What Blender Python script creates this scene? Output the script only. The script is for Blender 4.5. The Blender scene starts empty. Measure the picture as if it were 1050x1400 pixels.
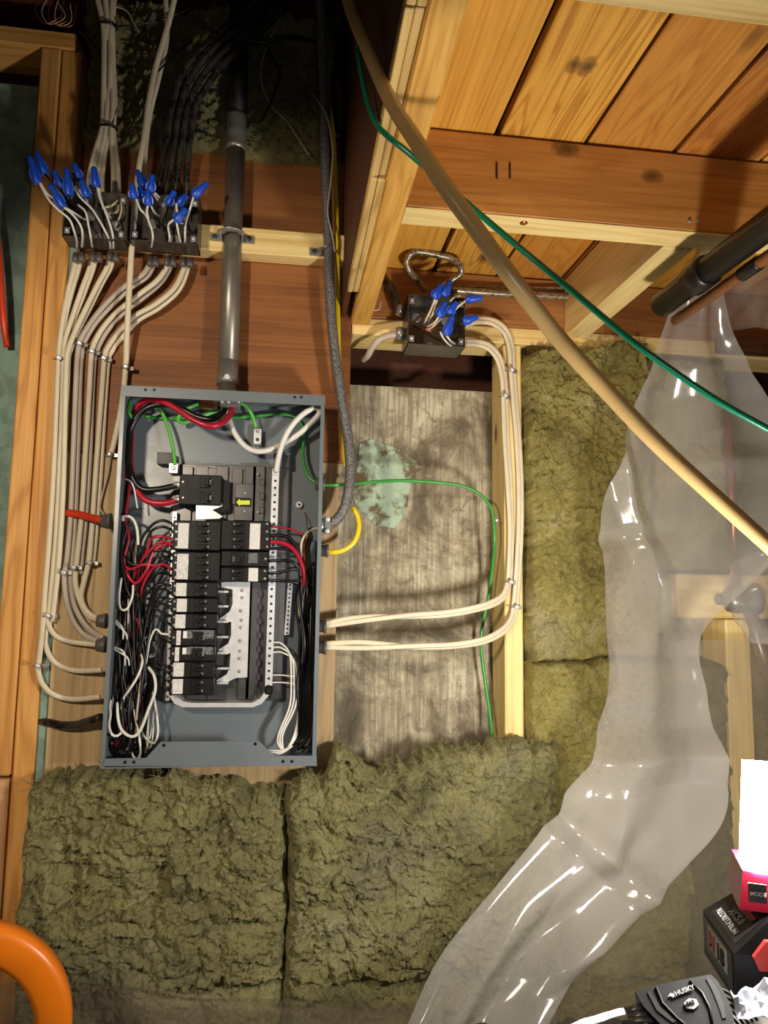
import bpy, bmesh, math, random
import numpy as np
from mathutils import Vector, Matrix
random.seed(7); rng = np.random.RandomState(7)
SC = bpy.context.scene; COL = SC.collection

# ------------------------------------------------------------------ camera, world, lights, exposure
ZC = 1.45                                    # camera height above the floor
FPX, PITCH, YAW, ROLL, DIST = 957.5, .109284, .133497, .014225, 1.36615
_d = np.array([math.sin(YAW)*math.cos(PITCH), math.cos(YAW)*math.cos(PITCH), math.sin(PITCH)])
_r = np.array([math.cos(YAW), -math.sin(YAW), 0.]); _u = np.cross(_r, _d)
_r, _u = math.cos(ROLL)*_r+math.sin(ROLL)*_u, -math.sin(ROLL)*_r+math.cos(ROLL)*_u
CAM = np.array([0, -DIST, ZC])
cd = bpy.data.cameras.new('camera'); cam = bpy.data.objects.new('camera', cd); COL.objects.link(cam)
cd.sensor_fit = 'VERTICAL'; cd.sensor_height = 36; cd.sensor_width = 27; cd.lens = FPX/1400*36; cd.clip_start = .01
M3 = Matrix((_r, _u, -_d)).transposed()
cam.matrix_world = Matrix.Translation(CAM) @ M3.to_4x4()
SC.camera = cam
w = bpy.data.worlds.new('world'); SC.world = w; w.use_nodes = True
w.node_tree.nodes['Background'].inputs[0].default_value = (1, .87, .70, 1)
w.node_tree.nodes['Background'].inputs[1].default_value = .13
SC.view_settings.view_transform = 'Standard'; SC.view_settings.look = 'None'
SC.view_settings.gamma = 1; SC.view_settings.use_curve_mapping = False
SC.view_settings.exposure = 0.0

def lamp(name, kind, loc, energy, color, **k):
    L = bpy.data.lights.new(name, kind); L.energy = energy; L.color = color
    for a, b in k.items(): setattr(L, a, b)
    o = bpy.data.objects.new(name, L); COL.objects.link(o); o.location = loc
    return o
def aim(o, tgt):
    o.rotation_euler = (Vector(tgt)-Vector(o.location)).to_track_quat('-Z', 'Y').to_euler()
# work lamp on the left, behind the photographer's shoulder, aimed at the panel
sl = lamp('left_work_lamp', 'SPOT', (-.62, -1.35, 1.82), 46, (1, .86, .66), spot_size=math.radians(68), spot_blend=.5, shadow_soft_size=.05)
aim(sl, (-.08, 0, 1.52))
# soft front light of the camera phone
fl = lamp('phone_light', 'POINT', (.06, -DIST-.02, ZC+.03), 2.2, (.95, .97, 1), shadow_soft_size=.012)

# ------------------------------------------------------------------ measuring helpers
def ray(px, py): return _d+_r*(px-525)/FPX-_u*(py-700)/FPX
def U(px, py, Y=0.):                         # point of the plane Y seen at a measured place
    q = ray(px, py); return CAM+q*((Y+DIST)/q[1])
def V(px, py, t): return CAM+ray(px, py)*t   # point at depth t
def UZ(px, py, Z):
    q = ray(px, py); return CAM+q*((Z-ZC)/q[2])

# ------------------------------------------------------------------ mesh helpers
BASE = {}
def base_of(o):
    if o.name not in BASE: BASE[o.name] = np.array(o.location if o.parent is None else base_of(o.parent))
    return BASE[o.name]
class MB:
    def __init__(s): s.v = []; s.f = []; s.sm = []
    def add(s, vs, fs, sm=False):
        n = len(s.v); s.v += [tuple(map(float, a)) for a in vs]
        s.f += [tuple(i+n for i in f) for f in fs]; s.sm += [sm]*len(fs); return s
    def box(s, lo, hi, R=None, c=0):
        lo = np.minimum(lo, hi)*1.; hi2 = np.maximum(lo, hi)*1.
        mid = (lo+hi2)/2; h = (hi2-lo)/2
        c = min(c, min(h)*.45)
        vs = []; idx = {}
        if c <= 0:
            for x in (-1, 1):
                for y in (-1, 1):
                    for z in (-1, 1): vs.append(np.array([x, y, z])*h)
            fs = [(0,1,3,2),(4,6,7,5),(0,4,5,1),(2,3,7,6),(0,2,6,4),(1,5,7,3)]
        else:
            for x in (-1, 1):
                for y in (-1, 1):
                    for z in (-1, 1):
                        sg = np.array([x, y, z])
                        for a in range(3):
                            q = sg*(h-c); q[a] = sg[a]*h[a]
                            idx[(x, y, z, a)] = len(vs); vs.append(q)
            fs = []
            def K(s3, a): return idx[(s3[0], s3[1], s3[2], a)]
            for a in range(3):
                b, d = (a+1) % 3, (a+2) % 3
                for sa in (-1, 1):
                    q = []
                    for sb, sd in ((-1,-1),(1,-1),(1,1),(-1,1)):
                        t = [0]*3; t[a] = sa; t[b] = sb; t[d] = sd; q.append(K(t, a))
                    fs.append(tuple(q if sa > 0 else q[::-1]))
                for sb in (-1, 1):
                    for sd in (-1, 1):
                        t0 = [0]*3; t1 = [0]*3
                        t0[a] = -1; t1[a] = 1
                        for t in (t0, t1): t[b] = sb; t[d] = sd
                        q = [K(t0, b), K(t1, b), K(t1, d), K(t0, d)]
                        fs.append(tuple(q if sb*sd < 0 else q[::-1]))
            for x in (-1, 1):
                for y in (-1, 1):
                    for z in (-1, 1):
                        q = [idx[(x,y,z,0)], idx[(x,y,z,1)], idx[(x,y,z,2)]]
                        fs.append(tuple(q if x*y*z > 0 else q[::-1]))
        if R is not None: vs = [np.array(R) @ q for q in vs]
        return s.add([q+mid for q in vs], fs)
    def tube(s, pts, r, n=8, flat=None, caps=True, ref=(0, 1, 0)):
        P = np.array(pts, float); N = len(P)
        rr = r if hasattr(r, '__len__') else [r]*N
        T = np.gradient(P, axis=0); T /= np.linalg.norm(T, axis=1)[:, None]+1e-12
        vs = []; A = None
        for i in range(N):
            if flat is not None:
                a = np.cross(T[i], ref)
                if np.linalg.norm(a) < 1e-3: a = A if A is not None else np.array([1., 0, 0])
            elif A is None:
                a = np.cross(T[i], [0.31, .5, .77])
            else: a = A-T[i]*(A @ T[i])
            a = a/np.linalg.norm(a)
            if A is not None and a @ A < 0: a = -a
            A = a; b = np.cross(T[i], a)
            for k in range(n):
                t = 2*math.pi*k/n
                vs.append(P[i]+a*math.cos(t)*rr[i]+b*math.sin(t)*rr[i]*(flat or 1))
        fs = [(i*n+k, i*n+(k+1) % n, (i+1)*n+(k+1) % n, (i+1)*n+k) for i in range(N-1) for k in range(n)]
        s.add(vs, fs, True)
        if caps:
            o = len(s.v)-N*n
            s.f += [tuple(o+k for k in range(n))[::-1], tuple(o+(N-1)*n+k for k in range(n))]; s.sm += [False]*2
        return s
    def cyl(s, a, b, r0, r1=None, n=12): return s.tube([a, b], [r0, r0 if r1 is None else r1], n)
    def lathe(s, a, b, prof, n=12):          # prof: (t along a-b, radius)
        a = np.array(a, float); b = np.array(b, float); ax = b-a; L = np.linalg.norm(ax); t = ax/L
        e = np.cross(t, [.3, .9, .2]); e /= np.linalg.norm(e); g = np.cross(t, e)
        vs = [a+ax*p+(e*math.cos(2*math.pi*k/n)+g*math.sin(2*math.pi*k/n))*r for p, r in prof for k in range(n)]
        m = len(prof)
        fs = [(i*n+k, i*n+(k+1) % n, (i+1)*n+(k+1) % n, (i+1)*n+k) for i in range(m-1) for k in range(n)]
        s.add(vs, fs, True); o = len(s.v)-m*n
        s.f += [tuple(o+k for k in range(n))[::-1], tuple(o+(m-1)*n+k for k in range(n))]; s.sm += [False]*2
        return s
    def prism(s, poly, ext):                 # 3D polygon pushed by a vector
        P = [np.array(q, float) for q in poly]; n = len(P); e = np.array(ext, float)
        return s.add(P+[q+e for q in P], [tuple(range(n)), tuple(range(n, 2*n))[::-1]]+[(i, i+n, (i+1) % n+n, (i+1) % n) for i in range(n)])
    def build(s, name, mat, parent=None, loc=None, rot=None):
        me = bpy.data.meshes.new(name)
        L = np.array(loc if loc is not None else (0, 0, 0), float)
        base = base_of(parent) if parent is not None else L
        me.from_pydata([tuple(np.array(q)-base) for q in s.v] if rot is None else s.v, [], s.f)
        me.polygons.foreach_set('use_smooth', s.sm); me.materials.append(mat)
        bm = bmesh.new(); bm.from_mesh(me); bmesh.ops.recalc_face_normals(bm, faces=bm.faces); bm.to_mesh(me); bm.free()
        o = bpy.data.objects.new(name, me); COL.objects.link(o)
        if parent is not None: o.parent = parent
        else: o.location = L
        if parent is None: o.matrix_world = Matrix.Translation(L)
        return o
    def lowest(s):
        a = np.array(s.v); m = a.min(0); M = a.max(0); return ((m[0]+M[0])/2, (m[1]+M[1])/2, m[2])
def top(mb, name, mat, label, cat, group=None):
    o = mb.build(name, mat, None, mb.lowest()); o['label'] = label; o['category'] = cat
    if group: o['group'] = group
    return o
def thing(name, loc, label, cat, group=None):
    o = bpy.data.objects.new(name, None); COL.objects.link(o); o.location = loc
    o.matrix_world = Matrix.Translation(Vector(loc)); o.empty_display_size = .02
    o['label'] = label; o['category'] = cat
    if group: o['group'] = group
    return o
def struct(o): o['kind'] = 'structure'; return o
def spline(P, sub=8):
    P = np.array(P, float); Q = np.vstack([2*P[0]-P[1], P, 2*P[-1]-P[-2]]); out = []
    for i in range(1, len(Q)-2):
        p0, p1, p2, p3 = Q[i-1:i+3]
        for k in range(sub):
            t = k/sub
            out.append(.5*(2*p1+(p2-p0)*t+(2*p0-5*p1+4*p2-p3)*t*t+(3*p1-p0-3*p2+p3)*t**3))
    out.append(Q[-2]); return np.array(out)
def path(L, Y=0., sub=8):                    # list of measured (px, py[, Y]) points on planes parallel to the wall
    return spline([U(a[0], a[1], a[2] if len(a) > 2 else Y) for a in L], sub)

# ------------------------------------------------------------------ procedural materials
def lin(r, g, b):
    return tuple(((c/255)/12.92 if c/255 < .04045 else ((c/255+.055)/1.055)**2.4) for c in (r, g, b))+(1,)
class NT:
    def __init__(s, name):
        s.m = bpy.data.materials.new(name); s.m.use_nodes = True; s.t = s.m.node_tree; s.t.nodes.clear()
        s.out = s.n('ShaderNodeOutputMaterial')
    def n(s, k, **kw):
        o = s.t.nodes.new(k)
        for a, b in kw.items(): setattr(o, a, b)
        return o
    def l(s, a, b): s.t.links.new(a, b)
    def val(s, sock, v):
        if hasattr(v, 'is_linked') or hasattr(v, 'links'): s.l(v, sock)
        else: sock.default_value = v
    def coord(s, scale, rnd=True, kind='Object'):
        c = s.n('ShaderNodeTexCoord'); mp = s.n('ShaderNodeMapping'); mp.inputs['Scale'].default_value = scale
        if rnd:
            oi = s.n('ShaderNodeObjectInfo'); mu = s.n('ShaderNodeVectorMath', operation='SCALE')
            cb = s.n('ShaderNodeCombineXYZ'); s.l(oi.outputs['Random'], cb.inputs[0]); s.l(oi.outputs['Random'], cb.inputs[1])
            s.l(cb.outputs[0], mu.inputs[0]); mu.inputs['Scale'].default_value = 7.3
            ad = s.n('ShaderNodeVectorMath', operation='ADD'); s.l(c.outputs[kind], ad.inputs[0]); s.l(mu.outputs[0], ad.inputs[1]); s.l(ad.outputs[0], mp.inputs[0])
        else: s.l(c.outputs[kind], mp.inputs[0])
        return mp.outputs[0]
    def noise(s, vec, scale, detail=4, rough=.55, dist=0):
        o = s.n('ShaderNodeTexNoise'); s.l(vec, o.inputs['Vector']); o.inputs['Scale'].default_value = scale
        o.inputs['Detail'].default_value = detail; o.inputs['Roughness'].default_value = rough; o.inputs['Distortion'].default_value = dist
        return o.outputs['Fac']
    def ramp(s, fac, stops, interp='LINEAR'):
        o = s.n('ShaderNodeValToRGB'); o.color_ramp.interpolation = interp; e = o.color_ramp.elements
        while len(e) < len(stops): e.new(.5)
        for q, (p, c) in zip(e, stops): q.position = p; q.color = c if len(c) == 4 else c+(1,)
        s.l(fac, o.inputs[0]); return o.outputs[0]
    def mix(s, fac, a, b, mode='MIX'):
        o = s.n('ShaderNodeMix', data_type='RGBA', blend_type=mode)
        s.val(o.inputs[0], fac); s.val(o.inputs[6], a); s.val(o.inputs[7], b); return o.outputs[2]
    def bump(s, h, strength, dist=.002):
        o = s.n('ShaderNodeBump'); o.inputs['Strength'].default_value = strength; o.inputs['Distance'].default_value = dist
        s.l(h, o.inputs['Height']); return o.outputs[0]
    def bsdf(s, col, rough=.5, metal=0, normal=None, **kw):
        b = s.n('ShaderNodeBsdfPrincipled'); s.val(b.inputs['Base Color'], col); s.val(b.inputs['Roughness'], rough)
        b.inputs['Metallic'].default_value = metal
        for k, v in kw.items(): s.val(b.inputs[k.replace('_', ' ')], v)
        if normal is not None: s.l(normal, b.inputs['Normal'])
        s.l(b.outputs[0], s.out.inputs[0]); return s.m
def plain(name, c, rough=.5, metal=0, var=.18, scale=40, bump=0, **kw):
    t = NT(name); v = t.coord((1, 1, 1)); f = t.noise(v, scale, 5)
    c = lin(*c); dk = tuple(x*(1-var) for x in c[:3])+(1,); lt = tuple(min(1, x*(1+var)) for x in c[:3])+(1,)
    nb = t.bump(t.noise(v, scale*6, 4), bump) if bump else None
    rg = t.n('ShaderNodeMapRange'); t.l(f, rg.inputs[0]); rg.inputs[3].default_value = max(.03, rough-.09); rg.inputs[4].default_value = min(1, rough+.09)
    return t.bsdf(t.ramp(f, [(.3, dk), (.7, lt)]), rg.outputs[0], metal, nb, **kw)
def wood(name, dark, mid, light, ring=9., knots=.10, rough=.62, axis=0, con=.5, kpts=()):
    t = NT(name)
    def sc(a, b): q = [b, b, b]; q[axis] = a; return tuple(q)
    base = t.coord((1, 1, 1)); mp = t.n('ShaderNodeMapping'); t.l(base, mp.inputs[0]); mp.inputs['Scale'].default_value = sc(.9, 9)
    wob = t.noise(mp.outputs[0], 1.2, 3, .5, .4)
    m2 = t.n('ShaderNodeMapping'); t.l(base, m2.inputs[0]); m2.inputs['Scale'].default_value = sc(1.6, 95); fine = t.noise(m2.outputs[0], 2.2, 5, .6)
    mr = t.n('ShaderNodeMath', operation='MULTIPLY'); t.l(wob, mr.inputs[0]); mr.inputs[1].default_value = ring*2.2
    sn = t.n('ShaderNodeMath', operation='SINE'); m6 = t.n('ShaderNodeMath', operation='MULTIPLY'); t.l(mr.outputs[0], m6.inputs[0]); m6.inputs[1].default_value = 6.283; t.l(m6.outputs[0], sn.inputs[0])
    rg = t.n('ShaderNodeMapRange'); t.l(sn.outputs[0], rg.inputs[0]); rg.inputs[1].default_value = -1
    c1 = t.ramp(rg.outputs[0], [(0, lin(*dark)), (.35, lin(*mid)), (1, lin(*light))])
    c2 = t.ramp(fine, [(.3, lin(*dark)), (.5, lin(*mid)), (.72, lin(*light))])
    c = t.mix(1-con, c1, c2)
    big = t.noise(base, 2.3, 2); c = t.mix(t.ramp(big, [(.3, (.0, .0, .0, 1)), (.75, (.45, .45, .45, 1))]), c, lin(*[x*.86 for x in mid]))
    m3 = t.n('ShaderNodeMapping'); t.l(base, m3.inputs[0]); m3.inputs['Scale'].default_value = sc(3.2, 7)
    vo = t.n('ShaderNodeTexVoronoi'); t.l(m3.outputs[0], vo.inputs['Vector']); vo.inputs['Scale'].default_value = 1.0
    kn = t.ramp(vo.outputs['Distance'], [(0, (1, 1, 1, 1)), (knots*.6, (.85, .85, .85, 1)), (knots*1.3, (0, 0, 0, 1))])
    c = t.mix(kn, c, lin(*[x*.45 for x in dark]))
    for (kx, ky, kz, kr) in kpts:             # single knots at their own places on the board
        tc = t.n('ShaderNodeTexCoord'); ds = t.n('ShaderNodeVectorMath', operation='DISTANCE'); ad = t.n('ShaderNodeVectorMath', operation='MULTIPLY'); t.l(tc.outputs['Object'], ad.inputs[0])
        an = [1, 1, 1]; an[axis] = .62; ad.inputs[1].default_value = an
        t.l(ad.outputs[0], ds.inputs[0]); ds.inputs[1].default_value = (kx*an[0], ky*an[1], kz*an[2])
        sm = t.n('ShaderNodeMath', operation='MULTIPLY_ADD'); t.l(t.noise(tc.outputs['Object'], 90, 3), sm.inputs[0]); sm.inputs[1].default_value = kr*.9; t.l(ds.outputs['Value'], sm.inputs[2])
        dv = t.n('ShaderNodeMath', operation='DIVIDE'); t.l(sm.outputs[0], dv.inputs[0]); dv.inputs[1].default_value = kr*2
        c = t.mix(t.ramp(dv.outputs[0], [(.3, (.9, .9, .9, 1)), (.62, (.55, .55, .55, 1)), (.8, (0, 0, 0, 1))]), c, lin(*[x*.5 for x in dark]))
    return t.bsdf(c, rough, 0, t.bump(fine, .25, .001))
M = {}
M['stud'] = wood('stud_pine', (176, 112, 46), (220, 156, 78), (236, 180, 104), 4)
M['stud_lower'] = wood('stud_pine_pale', (176, 128, 82), (208, 160, 112), (224, 182, 136), 4, .05)
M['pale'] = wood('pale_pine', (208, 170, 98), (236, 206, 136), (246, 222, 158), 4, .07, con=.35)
M['gold'] = wood('golden_joist', (168, 104, 38), (206, 148, 70), (226, 174, 96), 8, .10)
M['beam'] = wood('beam_lumber', (176, 120, 44), (220, 164, 74), (234, 184, 96), 8, .06, con=.4)
M['rim'] = wood('rim_lumber', (124, 76, 34), (160, 104, 52), (178, 122, 64), 5, .1, con=.35)
for i, (a, b, c) in enumerate([((192, 130, 40), (226, 164, 62), (236, 178, 78)), ((160, 98, 26), (222, 160, 58), (236, 180, 80)), ((166, 100, 32), (206, 138, 52), (220, 156, 66)), ((156, 86, 28), (192, 120, 44), (208, 140, 58))]):
    M['plank%d' % i] = wood('plank_wood', a, b, c, (5, 10, 7, 9)[i], .10, axis=1, con=(.25, .55, .4, .5)[i])
_k1 = UZ(803, 92, ZC+.66); _k2 = UZ(784, 90, ZC+.66); _cb = np.array([0, 0, ZC+1.24])
M['plank1k'] = wood('plank_wood', (160, 98, 26), (222, 160, 58), (236, 180, 80), 10, .10, axis=1, con=.55, kpts=[tuple(_k1-_cb)+(.011,), tuple(_k2-_cb)+(.009,)])
_jc = np.array([(.1485+1.15)/2, (-.445-.399)/2, (2*ZC+.535+.658)/2])
M['joist'] = wood('brown_joist', (160, 102, 42), (194, 134, 64), (206, 150, 78), 4, .08, con=.4, kpts=[tuple(U(774, 203, -.445)-_jc)+(.014,), tuple(U(892, 241, -.445)-_jc)+(.011,)])
M['ply'] = wood('brown_plywood', (104, 60, 26), (138, 83, 38), (154, 97, 48), 2.2, .05, con=.35)
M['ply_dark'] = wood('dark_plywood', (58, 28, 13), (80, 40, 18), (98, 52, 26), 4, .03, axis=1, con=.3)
M['ply_pale'] = wood('weathered_plywood', (150, 124, 88), (180, 150, 106), (202, 172, 126), 5, .05, .7, axis=2)
M['ply_edge'] = wood('plywood_edge', (166, 128, 66), (210, 174, 104), (230, 196, 128), 3, .02, axis=1)
def concrete():
    t = NT('concrete'); v = t.coord((1, 1, 1), False)
    mp = t.n('ShaderNodeMapping'); t.l(v, mp.inputs[0]); mp.inputs['Scale'].default_value = (70, 70, 3.5)
    gr = t.noise(mp.outputs[0], 2.4, 6, .65); bl = t.noise(v, 5.5, 9, .7, .8); sp = t.noise(v, 26, 10, .8, .6)
    c = t.ramp(bl, [(.32, lin(80, 70, 56)), (.41, lin(124, 112, 90)), (.48, lin(168, 156, 130)), (.55, lin(194, 184, 156)), (.67, lin(214, 206, 180))])
    c = t.mix(t.ramp(gr, [(.40, (.6, .6, .6, 1)), (.6, (0, 0, 0, 1))]), c, lin(104, 96, 80))
    c = t.mix(t.ramp(sp, [(.38, (.65, .65, .65, 1)), (.49, (0, 0, 0, 1))]), c, lin(92, 82, 64))
    c = t.mix(t.ramp(sp, [(.58, (0, 0, 0, 1)), (.70, (.6, .6, .6, 1))]), c, lin(214, 204, 180))
    return t.bsdf(c, .9, 0, t.bump(gr, .5, .003))
M['concrete'] = concrete()
def foam(name, c1, c2, stain):
    t = NT(name); v = t.coord((1, 1, 1)); a = t.noise(v, 18, 6, .65); b = t.noise(v, 70, 4)
    c = t.mix(b, lin(*c1), lin(*c2)); c = t.mix(t.ramp(a, [(.46, (0, 0, 0, 1)), (.56, (1, 1, 1, 1))]), c, lin(*stain))
    return t.bsdf(c, .8, 0, t.bump(b, .3))
M['teal'] = foam('teal_foam', (126, 152, 138), (138, 162, 148), (112, 134, 122))
M['residue'] = foam('foam_residue', (158, 182, 158), (178, 198, 172), (104, 88, 60))
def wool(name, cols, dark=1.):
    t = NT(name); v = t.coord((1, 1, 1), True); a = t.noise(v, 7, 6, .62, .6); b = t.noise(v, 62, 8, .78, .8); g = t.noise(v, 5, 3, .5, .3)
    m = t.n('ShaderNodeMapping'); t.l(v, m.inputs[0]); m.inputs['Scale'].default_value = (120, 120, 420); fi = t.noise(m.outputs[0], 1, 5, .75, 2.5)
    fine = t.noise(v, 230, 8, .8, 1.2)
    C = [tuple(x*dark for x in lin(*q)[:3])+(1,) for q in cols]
    c = t.ramp(a, [(.30, C[0]), (.44, C[1]), (.56, C[2]), (.70, C[3])])
    c = t.mix(t.ramp(g, [(.56, (0, 0, 0, 1)), (.70, (.6, .6, .6, 1))]), c, C[4])
    c = t.mix(t.ramp(b, [(.34, (.8, .8, .8, 1)), (.48, (0, 0, 0, 1))]), c, C[0])
    c = t.mix(t.ramp(b, [(.54, (0, 0, 0, 1)), (.68, (.7, .7, .7, 1))]), c, C[3])
    c = t.mix(t.ramp(fi, [(.56, (0, 0, 0, 1)), (.72, (.55, .55, .55, 1))]), c, C[3])
    c = t.mix(t.ramp(fine, [(.36, (.55, .55, .55, 1)), (.48, (0, 0, 0, 1))]), c, tuple(x*.6 for x in C[0][:3])+(1,))  # dark crevice shade between fibres, put into the colour
    c = t.mix(t.ramp(fine, [(.53, (0, 0, 0, 1)), (.66, (.5, .5, .5, 1))]), c, C[3])
    m7 = t.n('ShaderNodeMath', operation='ADD'); t.l(b, m7.inputs[0]); t.l(fine, m7.inputs[1])
    return t.bsdf(c, .97, 0, t.bump(m7.outputs[0], 1.0, .009), Specular_IOR_Level=.15)
M['wool'] = wool('mineral_wool', [(126, 114, 62), (188, 174, 100), (208, 194, 114), (226, 214, 154), (198, 186, 146)])
M['wool_low'] = wool('mineral_wool_grey', [(116, 110, 74), (172, 164, 114), (190, 182, 124), (212, 204, 156), (158, 150, 132)])
M['wool_dark'] = wool('mineral_wool_dull', [(104, 98, 64), (152, 144, 96), (170, 162, 108), (190, 182, 128), (150, 142, 122)])  # darker, duller tone of the wool mix
M['grey_steel'] = plain('grey_painted_steel', (104, 112, 118), .34, .0, .05, 12, Specular_IOR_Level=.6)
M['pan'] = plain('galvanized_pan', (98, 96, 96), .33, .75, .1, 14)
M['silver'] = plain('bright_metal', (226, 226, 228), .32, .45, .06, 60)
M['zinc'] = plain('zinc_metal', (160, 157, 152), .34, .6, .15, 40)
M['box_metal'] = plain('junction_box_metal', (104, 98, 92), .32, .7, .25, 26)
M['emt'] = plain('conduit_metal', (136, 128, 118), .36, .55, .14, 26)
M['dark_emt'] = plain('darkened_conduit', (44, 42, 42), .5, .6, .35, 26)  # near-black metal tone for the upper pipe
M['black_plastic'] = plain('black_plastic', (9, 9, 10), .5, 0, .2, 30, Specular_IOR_Level=.3)
M['dark_grey'] = plain('dark_grey_plastic', (44, 45, 48), .45, 0, .15, 30)
M['breaker_grey'] = plain('breaker_grey_plastic', (13, 13, 14), .5, 0, .15, 30, Specular_IOR_Level=.3)
M['black'] = plain('black_insulation', (16, 15, 16), .33, 0, .2, 30)
M['red'] = plain('red_insulation', (162, 22, 42), .32, 0, .12, 30)
M['white'] = plain('white_insulation', (216, 212, 204), .36, 0, .05, 30)
M['nm'] = plain('white_sheathing', (214, 200, 172), .45, 0, .08, 22)
M['nm_grey'] = plain('grey_white_sheathing', (178, 164, 148), .45, 0, .08, 22)
M['green'] = plain('green_insulation', (58, 146, 62), .35, 0, .12, 30)
M['lime'] = plain('bright_green_insulation', (94, 180, 72), .33, 0, .08, 30)
M['teal_wire'] = plain('dark_green_jacket', (8, 112, 80), .25, 0, .12, 30)
M['yellow'] = plain('yellow_sheathing', (226, 196, 24), .35, 0, .08, 30)
M['orange_red'] = plain('red_sheathing', (206, 56, 24), .4, 0, .1, 30)
M['copper'] = plain('copper', (184, 110, 70), .3, .9, .15, 40)
M['blue'] = plain('blue_plastic', (22, 74, 190), .36, 0, .12, 60)
M['dark_rubber'] = plain('dark_rubber', (24, 22, 22), .6, 0, .2, 30)
M['clamp_grey'] = plain('grey_connector_plastic', (92, 86, 82), .45, 0, .12, 30)
M['orange'] = plain('orange_plastic', (232, 122, 20), .32, 0, .08, 12)
M['tool_red'] = plain('tool_red', (176, 22, 52), .36, 0, .06, 20)
M['btn_red'] = plain('latch_red', (206, 66, 62), .42, 0, .06, 20)
M['paper'] = plain('white_paper', (176, 178, 190), .8, 0, .03, 20)
M['tool_print'] = plain('tool_print', (170, 168, 168), .6, 0, .04, 60)
M['tool_dark'] = plain('tool_dark_plastic', (15, 16, 20), .6, 0, .12, 30, Specular_IOR_Level=.3)
M['print_white'] = plain('white_print', (226, 224, 222), .6, 0, .04, 60)
M['ink'] = plain('black_ink', (22, 18, 16), .6, 0, .1, 60)
M['arrow_yellow'] = plain('yellow_print', (214, 220, 40), .5, 0, .05, 60)
M['brown_pipe'] = plain('brown_pipe', (134, 84, 46), .4, 0, .15, 12)
M['abs'] = plain('black_pipe', (26, 22, 18), .36, 0, .15, 14)
M['bench'] = plain('grey_bench', (120, 116, 112), .7, 0, .15, 10)
def banded(name, c1, c2, scale, rough=.4, metal=.5, speck=False):
    t = NT(name); v = t.coord((1, 1, 1), False)
    f = t.noise(v, scale, 3, .7)
    return t.bsdf(t.ramp(f, [(.42, lin(*c1)), (.56, lin(*c2))]), rough, metal, t.bump(f, .3))
M['flex'] = banded('speckled_grey_conduit', (58, 56, 56), (124, 120, 118), 420, .5, .1)
M['bx'] = banded('dark_armour_jacket', (26, 22, 20), (66, 60, 54), 40, .24, .1)
M['bx_silver'] = banded('metal_armour', (116, 104, 84), (176, 164, 140), 160, .34, .6)
def sticker():
    t = NT('printed_sticker'); v = t.coord((1, 1, 1)); m = t.n('ShaderNodeMapping'); t.l(v, m.inputs[0]); m.inputs['Scale'].default_value = (420, 1, 1500)
    f = t.noise(m.outputs[0], 1, 2)
    return t.bsdf(t.ramp(f, [(.34, lin(96, 94, 94)), (.46, lin(220, 218, 214))]), .5)
M['sticker'] = sticker()
def scribble():
    t = NT('grey_printed_sticker'); v = t.coord((1, 1, 1)); f = t.noise(v, 900, 2)
    return t.bsdf(t.ramp(f, [(.46, lin(34, 34, 36)), (.62, lin(150, 150, 150))]), .5)
M['scribble'] = scribble()
def pex():
    t = NT('translucent_tubing'); v = t.coord((1, 1, 1)); f = t.noise(v, 9, 3)
    return t.bsdf(t.ramp(f, [(.3, lin(180, 148, 94)), (.7, lin(196, 164, 108))]), .3, Subsurface_Weight=.25, Subsurface_Scale=.01)
M['pex'] = pex()
def film(name, op, tint=(224, 216, 206), rough=.16):
    t = NT(name); v = t.coord((1, 1, 1), False); f = t.noise(v, 4, 2, .5)
    tr = t.n('ShaderNodeBsdfTransparent'); tr.inputs[0].default_value = (.97, .95, .92, 1)
    df = t.n('ShaderNodeBsdfDiffuse'); df.inputs[0].default_value = lin(*tint)
    tl_ = t.n('ShaderNodeBsdfTranslucent'); tl_.inputs[0].default_value = lin(*tint)
    m1 = t.n('ShaderNodeMixShader'); m1.inputs[0].default_value = .4; t.l(df.outputs[0], m1.inputs[1]); t.l(tl_.outputs[0], m1.inputs[2])
    m2 = t.n('ShaderNodeMixShader'); mr = t.n('ShaderNodeMapRange'); t.l(f, mr.inputs[0]); mr.inputs[1].default_value = .3; mr.inputs[2].default_value = .7
    mr.inputs[3].default_value = op-.1; mr.inputs[4].default_value = op+.1; t.l(mr.outputs[0], m2.inputs[0]); t.l(tr.outputs[0], m2.inputs[1]); t.l(m1.outputs[0], m2.inputs[2])
    gl = t.n('ShaderNodeBsdfGlossy'); gl.inputs['Roughness'].default_value = rough
    nb = t.bump(t.noise(v, 16, 2, .4), .12, .01); t.l(nb, gl.inputs['Normal'])
    lw = t.n('ShaderNodeLayerWeight'); lw.inputs[0].default_value = .5; pw = t.n('ShaderNodeMath', operation='POWER'); t.l(lw.outputs['Facing'], pw.inputs[0]); pw.inputs[1].default_value = 3.
    fr = t.n('ShaderNodeMath', operation='MULTIPLY_ADD'); t.l(pw.outputs[0], fr.inputs[0]); fr.inputs[1].default_value = .5; fr.inputs[2].default_value = .05
    m3 = t.n('ShaderNodeMixShader'); t.l(fr.outputs[0], m3.inputs[0]); t.l(m2.outputs[0], m3.inputs[1]); t.l(gl.outputs[0], m3.inputs[2])
    t.l(m3.outputs[0], t.out.inputs[0]); return t.m
M['film'] = film('clear_poly_film', .41, (204, 198, 192), .11)
M['film_haze'] = film('hazy_poly_film', .26, (206, 194, 176), .2)
M['film_low'] = film('thin_poly_film', .34, (190, 176, 152), .2)
def emit(name, c, s):
    t = NT(name); e = t.n('ShaderNodeEmission'); e.inputs[0].default_value = c; e.inputs[1].default_value = s
    t.l(e.outputs[0], t.out.inputs[0]); return t.m
M['led'] = emit('lit_lens', (1, .95, .86, 1), 340)
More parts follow.
